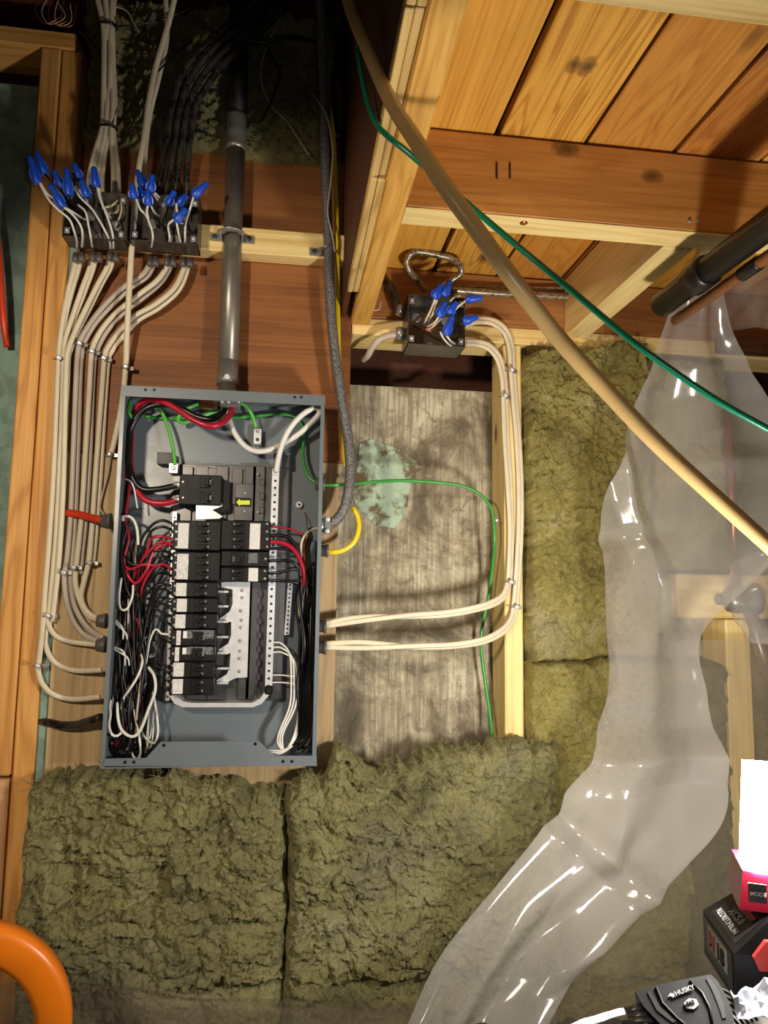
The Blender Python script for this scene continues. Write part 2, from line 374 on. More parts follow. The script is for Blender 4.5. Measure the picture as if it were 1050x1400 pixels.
M['led_front'] = emit('lit_lens_front', (1, .95, .86, 1), 170)

# ------------------------------------------------------------------ noise for surfaces
_tab = rng.rand(256, 256)
def vnoise(x, y):
    xi = np.floor(x).astype(int); yi = np.floor(y).astype(int); fx = x-xi; fy = y-yi
    fx = fx*fx*(3-2*fx); fy = fy*fy*(3-2*fy)
    g = lambda a, b: _tab[a & 255, b & 255]
    return (g(xi, yi)*(1-fx)+g(xi+1, yi)*fx)*(1-fy)+(g(xi, yi+1)*(1-fx)+g(xi+1, yi+1)*fx)*fy
def fbm(x, y, o=4):
    s = 0; a = .5; t = 0
    for i in range(o): s = s+a*vnoise(x*2**i+17.3*i, y*2**i+5.1*i); t += a; a *= .5
    return s/t
def ridge(x, y, o=4):
    s = 0; a = .5; t = 0
    for i in range(o): s = s+a*(1-np.abs(2*vnoise(x*2**i+31*i, y*2**i+9*i)-1)); t += a; a *= .5
    return s/t
def gridmesh(X, Y, Z):
    n, m = X.shape; vs = np.stack([X, Y, Z], -1).reshape(-1, 3)
    fs = [(i*m+j, i*m+j+1, (i+1)*m+j+1, (i+1)*m+j) for i in range(n-1) for j in range(m-1)]
    return vs, fs

# ------------------------------------------------------------------ large structure
def board(name, lo, hi, mat, label=None, cat=None, c=.003, parent=None, group=None, rot=None):
    b = MB().box(lo, hi, c=c)
    mid = (np.array(lo)+np.array(hi))/2
    if parent is not None: return b.build(name, mat, parent)
    o = b.build(name, mat, None, mid)
    if rot is not None: o.rotation_euler = rot
    if label: o['label'] = label; o['category'] = cat
    if group: o['group'] = group
    return o
def vboard(name, x0, x1, y0, y1, z0, z1, mat, label, cat, c=.003):
    # a vertical board: built lying along X so that the grain runs along it, then stood up
    L, W, T = z1-z0, x1-x0, y1-y0
    b = MB().box((-L/2, -T/2, -W/2), (L/2, T/2, W/2), c=c)
    o = b.build(name, mat, None, (0, 0, 0)); o.rotation_euler = (0, -math.pi/2, 0)
    o.location = ((x0+x1)/2, (y0+y1)/2, (z0+z1)/2); o['label'] = label; o['category'] = cat
    return o
def yboard(name, x0, x1, y0, y1, z0, z1, mat, label, cat, c=.003):
    L, W, T = y1-y0, x1-x0, z1-z0
    b = MB().box((-L/2, -W/2, -T/2), (L/2, W/2, T/2), c=c)
    o = b.build(name, mat, None, (0, 0, 0)); o.rotation_euler = (0, 0, math.pi/2)
    o.location = ((x0+x1)/2, (y0+y1)/2, (z0+z1)/2); o['label'] = label; o['category'] = cat
    return o
# foundation wall: concrete up to the sill, a recessed sill above it, the void's shade put into its dark colour
xs = np.linspace(-1.3, 1.7, 200); zs = np.linspace(0, ZC+.438, 160); GX, GZ = np.meshgrid(xs, zs, indexing='ij')
GY = .11-.006*fbm(GX*14, GZ*14, 5)-.002*fbm(GX*90, GZ*12, 3)
vs, fs = gridmesh(GX, GY, GZ)
mb = MB().add(vs, fs, True); n = len(vs)
mb.add([(-1.3, .108, ZC+.438), (1.7, .108, ZC+.438), (1.7, .30, ZC+.438), (-1.3, .30, ZC+.438)], [(0, 1, 2, 3)])
mb.add([(-1.3, .30, 0), (1.7, .30, 0), (1.7, .30, ZC+.438), (-1.3, .30, ZC+.438)], [(0, 1, 2, 3)])
wall = struct(mb.build('wall_back', M['concrete'], None, (0, .11, 0)))
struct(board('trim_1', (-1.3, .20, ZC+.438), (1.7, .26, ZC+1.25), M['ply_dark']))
struct(MB().box((-2.2, -3.2, -.05), (2.4, .31, 0)).build('floor', M['concrete'], None, (0, 0, 0)))
for nm, lo, hi in (('wall_left', (-2.25, -3.2, 0), (-2.2, .31, ZC+1.3)), ('wall_right', (2.4, -3.2, 0), (2.45, .31, ZC+1.3)), ('wall_front', (-2.25, -3.25, 0), (2.45, -3.2, ZC+1.3))):
    struct(MB().box(lo, hi).build(nm, M['concrete'], None, lo))
# ceiling: upper deck on the left, low plank deck on the right
H = ZC+.66
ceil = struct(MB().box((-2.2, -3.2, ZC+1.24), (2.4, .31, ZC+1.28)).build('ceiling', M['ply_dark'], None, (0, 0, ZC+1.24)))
edges = [.112, .281, .4185, .559, .70, .84, .98, 1.12]
for i in range(7):
    a, b = edges[i]+.003, edges[i+1]-.003
    if i == 1: a += .004
    z = H+.001*(i % 3)
    o = MB().box((a, -1.25, z), (b, .02, z+.02), c=.0015).build('plank', M[('plank0', 'plank1k', 'plank2', 'plank3', 'plank1', 'plank0', 'plank2')[i]], ceil)
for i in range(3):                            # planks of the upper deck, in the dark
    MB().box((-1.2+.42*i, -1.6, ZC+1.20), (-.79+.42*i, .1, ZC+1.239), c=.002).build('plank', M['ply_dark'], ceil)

# ------------------------------------------------------------------ framing lumber
yboard('edge_beam', .1105, .148, -1.25, -.002, ZC+.53, H-.001, M['beam'], 'golden lumber beam running out from the wall beside the dark plywood face', 'beam')
t_ = thing('plywood_skirt', (.1, -.6, ZC+.53), 'tall dark brown plywood sheet hung on the left side of the landing beam', 'plywood')
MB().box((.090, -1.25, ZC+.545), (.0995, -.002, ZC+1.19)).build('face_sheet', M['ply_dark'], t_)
for k, (ya, yb, off) in enumerate([(-1.25, -.79, .0), (-.785, -.52, .003), (-.515, -.26, -.001), (-.255, -.16, .002)]):
    b = MB()
    for q in range(2): b.box((.0905+q*.0098, ya, ZC+.528+off*(q+1)*.5), (.0995+q*.0098, yb, ZC+.60), c=.001)
    b.build('edge_strip', M['ply_edge'], t_)
board('cross_joist', (.1485, -.445, ZC+.535), (1.15, -.399, H-.002), M['joist'], 'brown lumber joist crossing below the planks with two black pencil strokes', 'joist')
cj = bpy.data.objects['cross_joist']
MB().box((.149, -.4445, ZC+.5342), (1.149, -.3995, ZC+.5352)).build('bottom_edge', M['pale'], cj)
bpy.context.view_layer.update()
for px in (679, 697):
    a = U(px, 222, -.4455); b = U(px+1, 244, -.4455)
    MB().box((a[0]-.0012, -.4462, b[2]), (a[0]+.0012, -.4446, a[2])).build('pencil_mark', M['ink'], cj)
for px, py in ((943, 302), (955, 301)):
    a = U(px, py, -.4455); MB().lathe(a+[0, .002, 0], a-[0, .0015, 0], [(0, .003), (.8, .003), (1, .0018)], 8).build('screw', M['zinc'], cj)
a = UZ(716, 304, ZC+.535); MB().lathe(a+[0, 0, .002], a-[0, 0, .003], [(0, .006), (.7, .006), (1, .003)], 10).build('bolt_head', M['copper'], cj)
a = U(775, 202, -.4455)
board('cross_joist', (.1485, -.86, ZC+.53), (1.15, -.813, H-.002), M['pale'], 'pale pine joist at the very top right edge of the view', 'joist')
yboard('joist', .562, .612, -.397, -.001, ZC+.532, H-.002, M['pale'], 'pale short joist running from the cross joist back to the wall plate', 'joist')
board('rim_joist', (.112, .0, ZC+.548), (1.3, .04, H-.002), M['rim'], 'dark brown rim board standing on the top plate under the planks', 'joist')
board('top_plate', (.113, -.002, ZC+.512), (1.3, .088, ZC+.547), M['pale'], 'pale top plate over the open concrete bay and right insulation', 'plate')
vboard('stud', .430, .468, .0, .088, ZC-.75, ZC+.511, M['pale'], 'pale wall stud right of the open concrete bay with cables stapled on', 'stud')
vboard('stud', .905, .960, .0, .088, ZC-.85, ZC-.053, M['pale'], 'pale stud standing below the wood block behind hazy plastic', 'stud')
board('blocking', (.797, -.004, ZC-.051), (1.25, .084, ZC+.040), M['pale'], 'pale horizontal wood block seen through plastic at right', 'blocking')
# doubled stud and header at far left
HZ = U(105, 70, 0)[2]
vboard('stud', -.478, -.441, -.001, .088, 0, HZ-.0005, M['stud'], 'orange pine stud, right half of the doubled left post', 'stud')
vboard('stud', -.517, -.480, -.003, .086, ZC-.34, HZ-.0005, M['stud'], 'orange pine stud, left half of the doubled left post', 'stud')
vboard('stud', -.560, -.480, -.006, .086, 0, ZC-.345, M['stud_lower'], 'smooth pale lower post at the far left bottom edge', 'stud')
h0 = U(105, 47, 0); h1 = U(105, 70, 0)
board('header', (-1.0, -.004, h1[2]), (h0[0], .088, h0[2]), M['stud'], 'short horizontal header on top of the doubled left post', 'header')
sd = bpy.data.objects['header']
# teal foam boards on the concrete
board('foam_board', (-1.1, .058, ZC-.8), (-.520, .10, ZC+1.02), M['teal'], 'teal foam board left of the doubled post', 'foam board')
board('foam_board', (-.4405, .003, ZC-.40), (-.4245, .10, ZC+.79), M['teal'], 'teal foam strip between the doubled post and the plywood', 'foam board')
# plywood back boards
board('plywood_board', (-.424, -.0, ZC+.2475), (.111, .018, ZC+.88), M['ply'], 'reddish brown plywood backboard behind the conduit', 'plywood', .0015)
# lower board with a rough edge
board('plywood_board', (-.424, -.001, ZC-.385), (.093, .018, ZC+.2465), M['ply_pale'], 'pale weathered plywood backboard behind the grey panel', 'plywood', .0015)
bt = U(400, 316, -.04)
board('mounting_strip', (-.424, -.040, ZC+.647), (.093, -.001, ZC+.70), M['pale'], 'pale horizontal wood strip carrying conduit straps and junction boxes', 'wood strip')
# foam residue on the concrete
pts = [(488,640),(492,607),(508,600),(540,612),(578,636),(566,655),(560,668),(556,700),(540,722),(512,718),(486,690),(480,668)]
P = [U(px, py, .1035) for px, py in pts]
mb = MB(); mb.prism(P, (0, .006, 0))
mb.build('foam_patch', M['residue'], wall)

# ------------------------------------------------------------------ mineral wool batts
def batt(name, x0, x1, z0, z1, yf, yb, mat, label, top_edge=None, seed=0, rough=1., res=.0021, side=.012, group=None, tufts=250):
    nx = int((x1-x0)/res); nz = int((z1-z0)/res)
    u = np.linspace(0, 1, nx)[:, None]*np.ones((1, nz)); v = np.ones((nx, 1))*np.linspace(0, 1, nz)[None]
    X = x0+(x1-x0)*u
    zt = z1*np.ones_like(X)
    if top_edge is not None:
        ex, ez = zip(*top_edge); zt = np.interp(X, ex, ez)
        zt = zt+((ridge(X*20+seed, X*0+seed, 4)-.5)*.040+(vnoise(X*95+seed, X*0+seed)-.5)*.014)*rough
    Z = z0+(zt-z0)*v
    s = seed*13.7
    lump = fbm(X*8+s, Z*8+s, 3); wx = X+.02*fbm(X*20+s, Z*20, 2); wz = Z+.02*fbm(X*20-s, Z*20+4, 2)
    cl = 1-ridge(wx*11+s, wz*13-s, 2); c2 = 1-ridge(wx*30-s, wz*36+s, 3); c3 = fbm(wx*95+s, wz*88, 3); fi = vnoise(X*370+s, Z*390)
    lam = ridge(X*8+s+2*lump, Z*60+s, 2)
    gap = np.clip((ridge(wx*5-s, wz*4+s, 3)-.80)/.12, 0, 1)
    h = .026*(lump-.5)+.024*cl+.014*c2+.026*(c3-.3)+.008*(fi-.5)+.004*(lam-.5)-.018*gap-.012
    e = np.minimum(np.minimum(u*(x1-x0), (1-u)*(x1-x0)), np.minimum((zt-Z), (Z-z0)))
    fall = np.clip(e/(.014 if top_edge is None or rough < .9 else .022), 0, 1); fall = np.sqrt(1-(1-fall)**2)
    Yv = yb+(yf-yb)*fall-h*rough*np.clip(e/.010, 0.25, 1)
    Yv = np.minimum(Yv, yb)
    X = X+(fbm(X*3, Z*9+3, 4)-.5)*.034
    X = X+(fbm(X*40+s+9, Z*40, 3)-.5)*side; Z = Z+(fbm(X*9+5, Z*3, 4)-.5)*.024+(fbm(X*45+s+3, Z*45+7, 3)-.5)*side
    vs, fs = gridmesh(X, Yv, Z)
    m = MB().add(vs, fs, True)
    n = len(vs); # back
    m.add([(x0, yb, z0), (x1, yb, z0), (x1, yb, zt.min()-.012), (x0, yb, zt.min()-.012)], [(0, 1, 2, 3)])
    o = top(m, name, mat, label, 'insulation', group)
    bpy.context.view_layer.update()
    tb = MB(); r2 = random.Random(seed+1)
    for k in range(tufts):
        i = r2.randrange(2, nx-2); j = r2.randrange(2, nz-2) if r2.random() < .6 else nz-2-r2.randrange(0, 5)
        p = np.array([X[i, j], Yv[i, j], Z[i, j]]); a = r2.uniform(0, 6.28); L = r2.uniform(.008, .024)
        dv = np.array([math.cos(a), -.35, math.sin(a)])*L; bend = np.array([r2.uniform(-1, 1), -.5, r2.uniform(-1, 1)])*L*.5
        Pp = [p, p+dv*.35+bend*.3, p+dv*.7+bend*.3, p+dv]
        tb.tube(Pp, [.0007, .0006, .0005, .0002], 3, caps=False)
    f = tb.build('loose_fibres', mat, o); f['kind'] = 'stuff'
    return o
Zp = lambda px, py, Y: U(px, py, Y)[2]
Xp = lambda px, py, Y: U(px, py, Y)[0]
def edge(L, Y): return [(U(a, b, Y)[0], U(a, b, Y)[2]) for a, b in L]
batt('insulation_batt', U(28, 1250, -.03)[0], .0135, ZC-.95, ZC-.33, -.060, -.004, M['wool_low'], 'olive mineral wool batt filling the wall under the grey panel',
     edge([(10,1105),(40,1085),(60,1062),(120,1058),(200,1062),(235,1052),(262,1068),(300,1075),(330,1082),(395,1080)], -.06), 1, .92, tufts=900)
batt('insulation_batt', .0105, .515, ZC-.95, ZC-.28, -.075, -.026, M['wool_low'], 'lumpy olive mineral wool batt below the open concrete bay',
     edge([(392,1075),(420,1060),(450,1058),(466,1020),(478,1028),(500,1044),(520,1058),(545,1046),(560,1052),(575,1040),(600,1030),(640,1022),(670,1016),(700,1012),(750,1015)], -.06), 2, 1.1, tufts=900)
batt('insulation_batt', .472, .745, ZC-.135, ZC+.512, -.022, .09, M['wool'], 'bright yellow mineral wool batt right of the pale bay stud',
     edge([(718,478),(760,478),(765,470),(800,468),(860,470),(900,472)], -.02), 3, .8, tufts=600)
batt('insulation_batt', .470, .800, ZC-.80, ZC-.130, -.022, .09, M['wool'], 'mineral wool batt under the horizontal joint right of the bay stud', None, 4, .8, tufts=400)
batt('insulation_batt', .749, .930, ZC+.046, ZC+.505, -.0, .09, M['wool'], 'mineral wool batt upright behind the hanging plastic sheet', None, 5, .7, .0040, tufts=60)
batt('insulation_batt', .749, .793, ZC-.137, ZC+.042, -.0, .09, M['wool'], 'narrow mineral wool strip left of the pale wood block', None, 10, .6, .0040, tufts=20)
batt('insulation_batt', .806, .905, ZC-.90, ZC-.14, .0, .09, M['wool_dark'], 'dull mineral wool batt seen through plastic left of the pale rear stud', None, 6, .9, .0045, tufts=60)
batt('insulation_batt', .962, 1.35, ZC-.90, ZC-.053, .0, .09, M['wool_dark'], 'dull mineral wool batt behind the tower light at right edge', None, 7, .9, .0045, tufts=60)
batt('insulation_batt', .93, 1.35, ZC+.045, ZC+.40, .01, .09, M['wool_dark'], 'mineral wool batt above the wood block at the right edge', None, 8, .9, .0045, tufts=40)
batt('insulation_batt', -.435, .088, ZC+.86, ZC+1.19, -.01, .16, M['wool_dark'], 'dull mineral wool batt stuffed above the brown plywood in the shadows', None, 9, 1.2, .0035, tufts=150)

# ------------------------------------------------------------------ service panel
PY = -.095; x0, x1, z0, z1 = -.305, .057, ZC-.308, ZC+.354
panel = thing('service_panel', ((x0+x1)/2, -.05, z0), 'open grey steel electrical panel full of breakers and wires on plywood', 'electrical panel')
b = MB(); tk = .0022; ib = -.004
b.box((x0, ib, z0), (x1, -.0015, z1)); b.box((x0, PY, z0), (x0+tk, ib, z1)); b.box((x1-tk, PY, z0), (x1, ib, z1))
b.box((x0+tk, PY, z1-tk), (x1-tk, ib, z1)); b.box((x0+tk, PY, z0), (x1-tk, ib, z0+tk))
b.box((x0+tk, PY, z0+tk), (x0+.007, PY+.0015, z1-tk)); b.box((x1-.007, PY, z0+tk), (x1-tk, PY+.0015, z1-tk))
b.build('enclosure', M['grey_steel'], panel)
fl_ = MB().box((x0-.0005, PY-.0016, z1-.019), (x1+.0005, PY-.0001, z1+.0005)).build('top_flange', M['grey_steel'], panel)
def at(px, py, Y): return U(px, py, Y)
pl = [at(141,1047,PY), at(143,1037,PY), at(200,1036,PY), at(220,1014,PY), at(354,1013,PY), at(375,1033,PY), at(433,1033,PY), at(433,1047,PY)]
bf = MB().prism([q*[1,0,1]+[0, PY-.0016, 0] for q in pl], (0, .0015, 0)).build('bottom_flange', M['grey_steel'], panel)
def screwhead(parent, px, py, Y, r=.003, mat='zinc', name='screw', d=.002):
    a = at(px, py, Y); return MB().lathe(a+[0, .0005, 0], a-[0, d, 0], [(0, r), (.7, r), (1, r*.6)], 9).build(name, M[mat], parent)
for px, py in ((199,533),(211,533),(403,543),(412,543)): screwhead(fl_, px, py, PY-.0016, .0026, 'black_plastic', 'screw_hole', .0004)
for px, py in ((171,1042),(183,1042),(387,1041),(399,1041),(224,1019),(349,1017)): screwhead(bf, px, py, PY-.0016, .003, 'black_plastic', 'screw_hole', .0004)
def rect(mbx, a, yf, yb, c=.0008):           # a box from a measured rectangle and its front and back planes
    p = at(a[0], a[1], yf); q = at(a[2], a[3], yf); mbx.box((p[0], yf, q[2]), (q[0], yb, p[2]), c=c); return mbx
def rpart(name, a, yf, yb, mat, parent, c=.0008): return rect(MB(), a, yf, yb, c).build(name, M[mat], parent)
# mounting pan with folded ribs
b = MB(); rect(b, (236,634,384,958), -.014, -.006)
for xa, xb in ((238,250),(268,272),(296,300),(336,340),(346,352),(380,386)): rect(b, (xa,637,xb,956), -.020, -.012)
rect(b, (284,640,300,694), -.019, -.012); rect(b, (318,640,330,690), -.019, -.012)
b.build('mounting_pan', M['pan'], panel)
b = MB()
for k in range(16): rect(b, (356-k*.35,655+k*19,361-k*.35,664+k*19), -.024, -.014)
b.build('hinge_tabs', M['pan'], panel)
rpart('rear_bracket', (215,618,236,635), -.03, -.008, 'dark_grey', panel); rpart('rear_bracket', (386,622,396,640), -.03, -.008, 'dark_grey', panel)
# bus bar with its stab fingers
def poly(L, Y): return [at(a, b_, Y)*[1, 0, 1]+[0, Y, 0] for a, b_ in L]
bb = MB().prism(poly([(342,795),(303,796),(303,803),(318,806),(318,826),(314,836),(303,844),(300,846),(300,850),(316,850),(316,868),(312,880),(299,888),(298,893),(315,893),(314,912),(310,922),(296,930),(296,935),(312,932),(322,927),(338,926)], -.030), (0, .004, 0)).build('bus_bar', M['silver'], panel)
for px, py in ((331,807),(331,817),(329,835),(330,848),(329,858),(328,876),(328,890),(327,900),(327,918)): screwhead(bb, px, py, -.030, .0032, 'zinc', 'screw', .0012)
for py in (809,829,850,871,893,914,934): rpart('stab', (297,py-1.5,312,py+1.5), -.040, -.030, 'silver', bb, .0003)
rpart('upper_bus', (322,661,345,712), -.028, -.014, 'pan', panel)
for px, py in ((335,674),(334,699),(352,648),(352,700)): screwhead(panel, px, py, -.028, .0028, 'zinc')
al = rpart('warning_label', (321.5,680,343,693), -.0292, -.028, 'black_plastic', panel, .0001)
MB().prism(poly([(323,686.5),(328,681.8),(328,684.2),(341.5,684.2),(341.5,690),(328,690),(328,692)], -.0300), (0, .0006, 0)).build('arrow', M['arrow_yellow'], al)
# neutral bar and ground bars with their screws
def bar(name, top_, bot, wpx, yf, yb, n, r):
    a = at(*top_, yf); c_ = at(*bot, yf); wd = wpx*.00137/2
    o = MB().prism([a-[wd,0,0], a+[wd,0,0], c_+[wd,0,0], c_-[wd,0,0]], (0, yb-yf, 0)).build(name, M['silver'], panel)
    for k in range(n):
        t = (k+.6)/n; q = a+(c_-a)*t
        MB().lathe(q+[0, .0004, 0], q-[0, .0012, 0], [(0, r), (.6, r), (1, r*.5)], 8).build('terminal_screw', M['dark_grey'], o)
    return o
bar('neutral_bar', (377,642), (367,942), 9.5, -.040, -.026, 30, .0026)
bar('ground_bar', (397,796), (392,868), 6.5, -.022, -.006, 12, .0020)
bar('ground_bar', (205,797), (201,856), 7, -.022, -.006, 7, .0030)
bar('terminal_strip', (239,700), (229,958), 5.5, -.034, -.014, 20, .0018)
o = rpart('lug', (231,633,243,647), -.040, -.012, 'silver', panel); screwhead(o, 237, 640, -.040, .004, 'zinc')
o = rpart('lug', (347,586,357,608), -.022, -.004, 'silver', panel); screwhead(o, 352, 590, -.022, .003, 'zinc'); screwhead(o, 352, 601, -.022, .0034, 'dark_grey')
o = rpart('lug', (372,640,382,650), -.044, -.026, 'silver', panel); screwhead(o, 377, 645, -.044, .0034, 'zinc')
o = MB().lathe(at(409,690,-.004), at(409,690,-.014), [(0, .008), (.4, .008), (.45, .0055), (1, .0055)], 14).build('mounting_nut', M['silver'], panel)
screwhead(o, 409, 690, -.014, .003, 'dark_grey', 'screw_tip')
o = rpart('end_stop', (362,938,373,950), -.050, -.02, 'black_plastic', panel, .003)
# breakers
def breaker(a, poles, label_rect, left=True, gfci=False, name='breaker', handle=True):
    yf = -.066
    body = MB(); rect(body, a, yf, -.016, .0014)
    W = a[2]-a[0]; Hh = a[3]-a[1]
    br = body.build(name, M['black_plastic'], panel)
    h = Hh/poles
    s = 1 if left else -1
    xe = a[0] if left else a[2]
    for k in range(poles):
        y = a[1]+h*k
        # raised handle bank, toggle and the terminal screw at the outer side
        xa, xb = (a[0]+W*.50, a[0]+W*.72) if left else (a[0]+W*.22, a[0]+W*.46)
        rect(MB(), (xa, y+h*.14, xb, y+h*.88), yf-.004, yf, .0008).build('handle_housing', M['breaker_grey'], br)
        xa, xb = (a[0]+W*.61, a[0]+W*.69) if left else (a[0]+W*.30, a[0]+W*.40)
        if handle:
            tg = rect(MB(), (xa, y+h*.28, xb, y+h*.74), yf-.010, yf-.004, .0008).build('toggle', M['black_plastic'], br)
        q = (a[0]+W*.715, a[0]+W*.77) if left else (a[0]+W*.24, a[0]+W*.29)
        rect(MB(), (q[0], y+h*.36, q[1], y+h*.66), yf-.0046, yf-.004, 0).build('rating_mark', M['scribble'], br)
        screwhead(br, xe+s*4, y+h*.5, yf, .0026, 'zinc', 'terminal_screw', .001)
        if k: rect(MB(), (a[0]+1, y-.35, a[2]-1, y+.35), yf-.0006, yf, 0).build('joint_rib', M['breaker_grey'], br)
    if label_rect: rect(MB(), label_rect, yf-.0007, yf, 0).build('label', M['sticker'], br)
    if gfci:
        rect(MB(), (a[0]+W*.28, a[1]+h*.1, a[0]+W*.36, a[1]+h*.55), yf-.004, yf, .0005).build('test_button', M['print_white'], br)
        rect(MB(), (a[0]+W*.37, a[1]+h*.04, a[0]+W*.97, a[1]+h*.56), yf-.0008, yf, 0).build('label', M['scribble'], br)
    return br
mbk = breaker((246,648,302,691), 2, None, True, name='main_breaker')
for y in (663, 683): MB().cyl(at(238, y, -.05), at(252, y, -.05), .0065, n=10).build('feeder_lug', M['silver'], mbk)
b = MB(); b.prism(poly([(268,690),(303,688),(304,692),(296,695),(290,697),(298,702),(304,706),(300,709),(268,710)], -.060), (0, .004, 0)); b.build('retainer_plate', M['silver'], panel)
rows = [(237,711,301,753,4,(244,715,257,750)), (236,754,300,794.5,4,(242.5,757,256.5,792)), (235,795.5,297,816.5,2,(241,797,254.5,815)),
        (234.5,817,297,838,2,(242,818.5,255,836.5)), (234,838.5,296,860,2,(240,840,253,859))]
for a in rows: breaker(a[:4], a[4], a[5])
breaker((233.5,860.5,294,883,), 1, (241.5,862,246.5,882), gfci=True); breaker((232.5,883.5,293,904), 1, (239.5,885,244.5,904), gfci=True)
breaker((232,904.5,292,926.5), 2, (237.5,906,251,925)); breaker((231.5,927,291.5,950), 2, (236,928.5,249.5,948.5))
breaker((303,711,369,752.5), 4, (342,715.5,355,751), False); breaker((302.5,753,367,775), 1, None, False); breaker((302,775.5,366,796), 2, (340,776.5,352.5,795), False)
gk = [o for o in panel.children if o.name.startswith('breaker')][-2]
o = rect(MB(), (340,756,352,770), -.0668, -.066, 0).build('label', M['scribble'], gk)
b = MB().prism(poly([(232,952),(240,950),(250,959),(262,961),(345,961),(356,955),(362,946),(368,950),(358,962),(346,967),(250,967),(238,962)], -.045), (0, .030, 0)); b.build('bottom_shield', M['silver'], panel)
# thick feeders
def wire(name, mat, L, r, parent=panel, Y=-.04, n=8, sub=8, lab=None):
    P = path(L, Y, sub)
    if parent is panel: P[:, 0] = np.clip(P[:, 0], x0+tk+r+.0005, x1-tk-r-.0005); P[:, 1] = np.clip(P[:, 1], PY+.004, -.0045-r); P[:, 2] = np.clip(P[:, 2], z0+tk+r, z1-tk-r)
    o = MB().tube(P, r, n).build(name, M[mat], parent)
    if lab: o['label'] = lab
    return o
wire('feeder_wire', 'red', [(317,551,-.03),(315,566,-.05),(302,579,-.075),(285,582,-.082),(264,574,-.08),(243,560,-.075),(222,549,-.07),(202,547,-.06),(188,556,-.05),(181,575,-.045),(178,605,-.04),(179,640,-.04),(186,668,-.045),(200,684,-.05),(222,688,-.052),(246,683,-.05)], .0058, n=10, lab='thick red feeder conductor looping from the top of the panel')
wire('feeder_wire', 'black', [(311,551,-.02),(306,564,-.035),(292,573,-.06),(270,570,-.06),(248,559,-.06),(225,553,-.06),(205,556,-.06),(188,569,-.055),(177,592,-.05),(175,625,-.05),(181,652,-.05),(194,668,-.052),(215,669,-.052),(246,663,-.05)], .0058, n=10, lab='thick black feeder conductor beside the red one')
wire('feeder_wire', 'white', [(308,551,-.02),(313,572,-.035),(322,594,-.04),(338,612,-.04),(358,617,-.04),(382,609,-.04),(410,592,-.05),(433,570,-.06),(437,560,-.065),(428,558,-.07),(410,570,-.065),(395,588,-.06),(386,607,-.055),(381,625,-.05),(377.5,645,-.047)], .0054, n=10, lab='thick white neutral conductor curling to the right bar')
gr = .0034
wire('ground_wire', 'lime', [(281,551,-.03),(266,554,-.045),(251,563,-.05),(243,573,-.045),(252,578,-.03),(275,570,-.02),(300,560,-.015)], gr)
wire('ground_wire', 'lime', [(209,556,-.02),(220,562,-.03),(230,585,-.035),(237,615,-.038),(239,636,-.042)], gr)
wire('ground_wire', 'green', [(176,555,-.012),(195,568,-.012),(230,572,-.012),(290,572,-.012),(340,570,-.012),(385,566,-.014),(408,574,-.015),(415,595,-.02),(414,625,-.03),(421,650,-.04),(436,663,-.045)], gr)
wire('ground_wire', 'lime', [(318,550,-.03),(333,553,-.04),(344,566,-.035),(350,584,-.025)], gr)
wire('ground_wire', 'green', [(177,548,-.05),(176,562,-.06),(182,575,-.05)], gr)
# entry fittings at the top
MB().cyl(at(311,552,-.035), at(311,538,-.035), .030, n=18).build('entry_hub', M['zinc'], panel)
rpart('grounding_bushing', (273,545,296,558), -.05, -.03, 'copper', panel, .003)
b = MB(); rect(b, (300,543,328,556), -.055, -.03, .003); b.build('bushing', M['zinc'], panel)
for px in (303, 312, 326): screwhead(panel, px, 549, -.055, .0036, 'silver', 'bushing_screw', .004)
# branch wires on the left: they leave the breaker terminals, turn down into the gutter and loop at the bottom
R2 = random.Random(11)
lt = [(714,'black'),(723,'black'),(735,'red'),(745,'red'),(756,'black'),(766,'black'),(777,'red'),(786,'black'),(799,'black'),(808,'black'),(817,'black'),(827,'black'),(840,'black'),(851,'black'),(866,'white'),(877,'black'),(909,'black'),(918,'black'),(931,'black'),(942,'black')]
rt_ = .0021
for i, (y, c) in enumerate(lt):
    xg = R2.uniform(178, 200); xb = R2.uniform(160, 196); yb = R2.uniform(985, 1024)
    if y < 800: xg = R2.uniform(186, 200); rr = .0026
    else: rr = rt_
    Lp = [(236-(y-711)*.02, y+2, -.058), (222, y+R2.uniform(-6, 1), -.062), (207, y+R2.uniform(0, 8), -.06)]
    if y < 800:
        Lp += [(194+R2.uniform(-3,4), y+26, -.055), (188+R2.uniform(-5,5), y+55, -.045), (185+R2.uniform(-4,7), y+90, -.04)]
    Lp += [(xg, max(y+110, 850)+R2.uniform(0, 20), -.04+R2.uniform(-.02, .02)), (xg-R2.uniform(0, 8), 930+R2.uniform(-10, 10), -.04+R2.uniform(-.02, .02)), (xb, yb, -.05+R2.uniform(-.02, .02)),
           (xb-R2.uniform(6, 16), yb+10, -.05), (xb-R2.uniform(14, 26), yb-R2.uniform(20, 50), -.045+R2.uniform(-.02, .02)), (R2.uniform(150, 166), 890+R2.uniform(-15, 15), -.04), (R2.uniform(148, 156), R2.choice([848, 884, 916, 952]), -.045)]
    wire(c+'_wire', c, Lp, rr, n=6, sub=6)
wire('red_wire', 'red', [(178,660,-.05),(174,690,-.05),(172,712,-.05),(176,735,-.05),(170,765,-.05),(174,785,-.05),(186,797,-.055),(200,780,-.06),(212,752,-.06),(236,741,-.058)], .003, n=6)
wire('red_wire', 'red', [(172,640,-.04),(168,680,-.045),(165,720,-.045),(166,760,-.05),(176,778,-.055),(196,772,-.06),(215,774,-.06)], .0028, n=6)
wire('black_wire', 'black', [(170,648,-.04),(167,700,-.05),(168,750,-.05),(178,770,-.05),(190,772,-.05)], .003, n=6)
wire('black_wire', 'black', [(176,712,-.05),(168,745,-.05),(163,790,-.045),(172,815,-.045),(190,812,-.05)], .0028, n=6)
